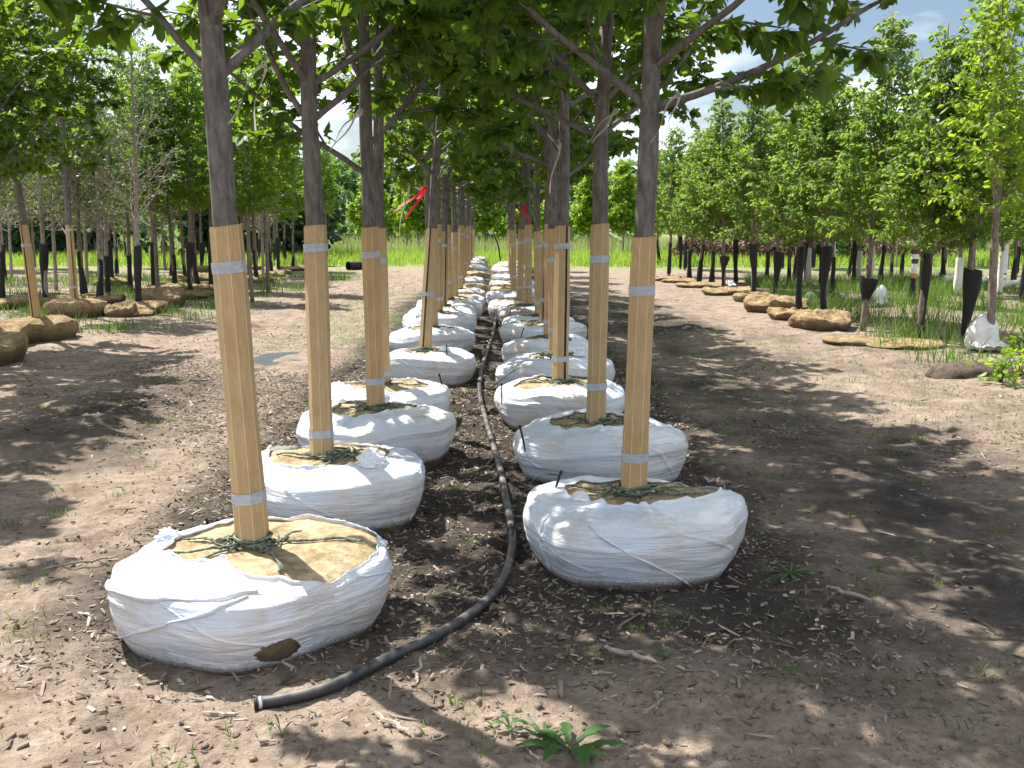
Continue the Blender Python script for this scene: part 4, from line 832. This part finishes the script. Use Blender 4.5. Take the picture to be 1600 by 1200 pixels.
bag('plastic_bag', 'pale greenish bundle in the tall grass', 1376, 478, .42, .14, 8)
for lab, px, py, ln, rz in [('white plastic strip stretched flat beside the right white sleeve', 1540, 438, 1.1, .15), ('short white plastic strip left of the right white sleeves', 1490, 436, .5, .0), ('white plastic strip at the right edge', 1590, 442, .9, -.3)]:
    p = at(px, py, .25); g_ = G(); k = np.linspace(-ln / 2, ln / 2, 12); g_.tube(np.stack([k, .02 * np.sin(k * 6), .25 + .05 * np.sin(k * 3 + px)], -1), .06 + .03 * np.sin(k * 5) ** 2, 9); tag(obj('plastic_strip', (g_, [M['white']]), None, (p[0], p[1], 0), (0, 0, rz)), lab, 'plastic', 'white plastic strips at the right back')
# earth lump by the bag
p = at(1525, 588, 0); th = np.linspace(0, 2 * math.pi, 40, endpoint=False); t_ = np.linspace(0, 1, 16); TH, T_ = np.meshgrid(th, t_); rr = .42 * np.cos(T_ * 1.5) * (1 + .4 * fbm(np.cos(TH) * 2, np.sin(TH) * 2 + T_ * 2, 9))
g_ = G(); g_.grid(np.stack([rr * np.cos(TH) * 1.25, rr * np.sin(TH) * .7, .20 * np.sin(T_ * 1.57) + .03 * fbm(rr * np.cos(TH) * 8, rr * np.sin(TH) * 8, 3) - .03], -1), wrap=True); tag(obj('earth_lump', (g_, [M['earth']]), None, (p[0], p[1], 0)), 'dark lump of dug earth in front of the white bag', 'earth')
# weeds
def weed(label, px, py, n, L, W_, seed, lobes=False, up=.35, cat='weed'):
    p = at(px, py, 0); rr = np.random.default_rng(seed); g = G()
    for i in range(n):
        a = i * 2.4 + rr.uniform(-.3, .3); l = L * rr.uniform(.65, 1.1); k = np.linspace(0, 1, 9); e = up * rr.uniform(.5, 1.5)
        c = np.stack([np.cos(a) * l * k, np.sin(a) * l * k, l * (e * 1.6 * k - e * 1.2 * k ** 2) + .004], -1); wd = W_ * np.sin(np.pi * np.clip(k * .93 + .05, 0, 1)) ** .7 * (k ** .35 if not lobes else k ** .6 * (1 + .32 * np.cos(k * 26)))
        s = np.array([-math.sin(a), math.cos(a), 0]); Pm = np.stack([c - s * wd[:, None] / 2 + [0, 0, .0], c - np.array([0, 0, 1.]) * wd[:, None] * .12, c + s * wd[:, None] / 2], 1); Pm[:, 1, 2] -= 0; g.grid(Pm)
    t = thing('weed', label, cat, (p[0], p[1], float(ground_h(p[0], p[1]))), 0, 'weeds on the bare ground'); obj('leaves', (g, [M['weed']]), t)
    g = G(); g.tube(np.array([[0, 0, -.02], [0, 0, .012]]), [.006, .004], 6); obj('stem', (g, [M['weed']]), t)
weed('large toothed rosette weed at the bottom of the photo', 890, 1165, 11, .17, .05, 1, True, .45)
weed('small bright sprout with pointed leaves left of the rosette weed', 797, 1138, 6, .06, .022, 2, False, .9)
weed('tiny sprout at the left of the bright pointed sprout', 768, 1135, 5, .035, .010, 3, False, .9)
weed('small green weed in the bare soil below the nearest right ball', 1035, 1033, 8, .05, .014, 4, True, .8)
weed('dark green weed right of the nearest right ball', 1235, 897, 16, .13, .02, 5, True, .35)
weed('feathery weed just left of the rosette weed', 850, 1150, 12, .10, .014, 6, True, .4)
weed('narrow leaved sprout in sunlit soil left of the rosette weed', 440, 1150, 5, .08, .008, 7, False, 1.2)
for i, (px, py, lab) in enumerate([(1590, 592, 'leafy green weed at the right edge below the earth lump'), (1600, 556, 'tall leafy weed at the right edge beside the white bag'), (1562, 600, 'low leafy weed on the earth lump')]):
    p = at(px, py, 0); t = thing('leafy_weed', lab, 'weed', (p[0], p[1], 0), 0, 'leafy weeds at the right edge'); g = G(); rr = np.random.default_rng(i); LP = np.concatenate([np.stack([rr.normal(0, .10, 80), rr.normal(0, .10, 80), rr.uniform(.02, .30, 80)], -1)]); leaf_mesh(g, rr, LP, nrm(LP * [1, 1, .3]), .085, OVAL, .1, .6); obj('leaves', (g, [M['lime']]), t)
    g = G(); [g.tube(np.array([[0, 0, -.02], [a_ * .5, b_ * .5, .18], [a_, b_, .3]]), [.006, .005, .002], 4) for a_, b_ in rr.normal(0, .09, (7, 2))]; obj('stems', (g, [M['weed']]), t)
# sticks
def stick(label, px, py, L, ang, r_, seed, lift=.01):
    p = at(px, py, 0); rr = np.random.default_rng(seed); k = np.linspace(-.5, .5, 9); pts = np.stack([k * L * math.cos(ang), k * L * math.sin(ang), 0 * k], -1) + np.stack([rr.normal(0, .006, 9), rr.normal(0, .006, 9), rr.uniform(0, .006, 9)], -1)
    z = float(np.max(ground_h(pts[:, 0] + p[0], pts[:, 1] + p[1]))); g = G(); g.tube(pts, r_ * np.interp(k, [-.5, -.3, .4, .5], [.6, 1, .8, .35]), 6, smooth_=False); tag(obj('stick', (g, [M['stick']]), None, (p[0], p[1], z + lift * .5)), label, 'stick', 'loose sticks on the soil')
stick('split grey stick lying right of the nearest right ball', 1325, 930, .22, -.9, .010, 1)
stick('pale stick in the sunlit soil at the bottom left of the hose', 612, 1130, .20, -.85, .009, 2)
stick('short upright looking stick just below the hose', 653, 1058, .10, -1.45, .007, 3)
stick('long thin stick on the sunlit soil at the far left', 130, 882, .34, .55, .006, 4)
stick('flat weathered stick among chips below the nearest right ball', 985, 1030, .20, -.6, .011, 5)
stick('thin twig right of the rosette weed', 1020, 1105, .14, .9, .004, 6)
stick('pale twig left of the rosette weed', 830, 1172, .12, -1.2, .004, 7)
stick('stick lying flat before the torn plastic ball', 345, 1118, .10, .05, .010, 8)
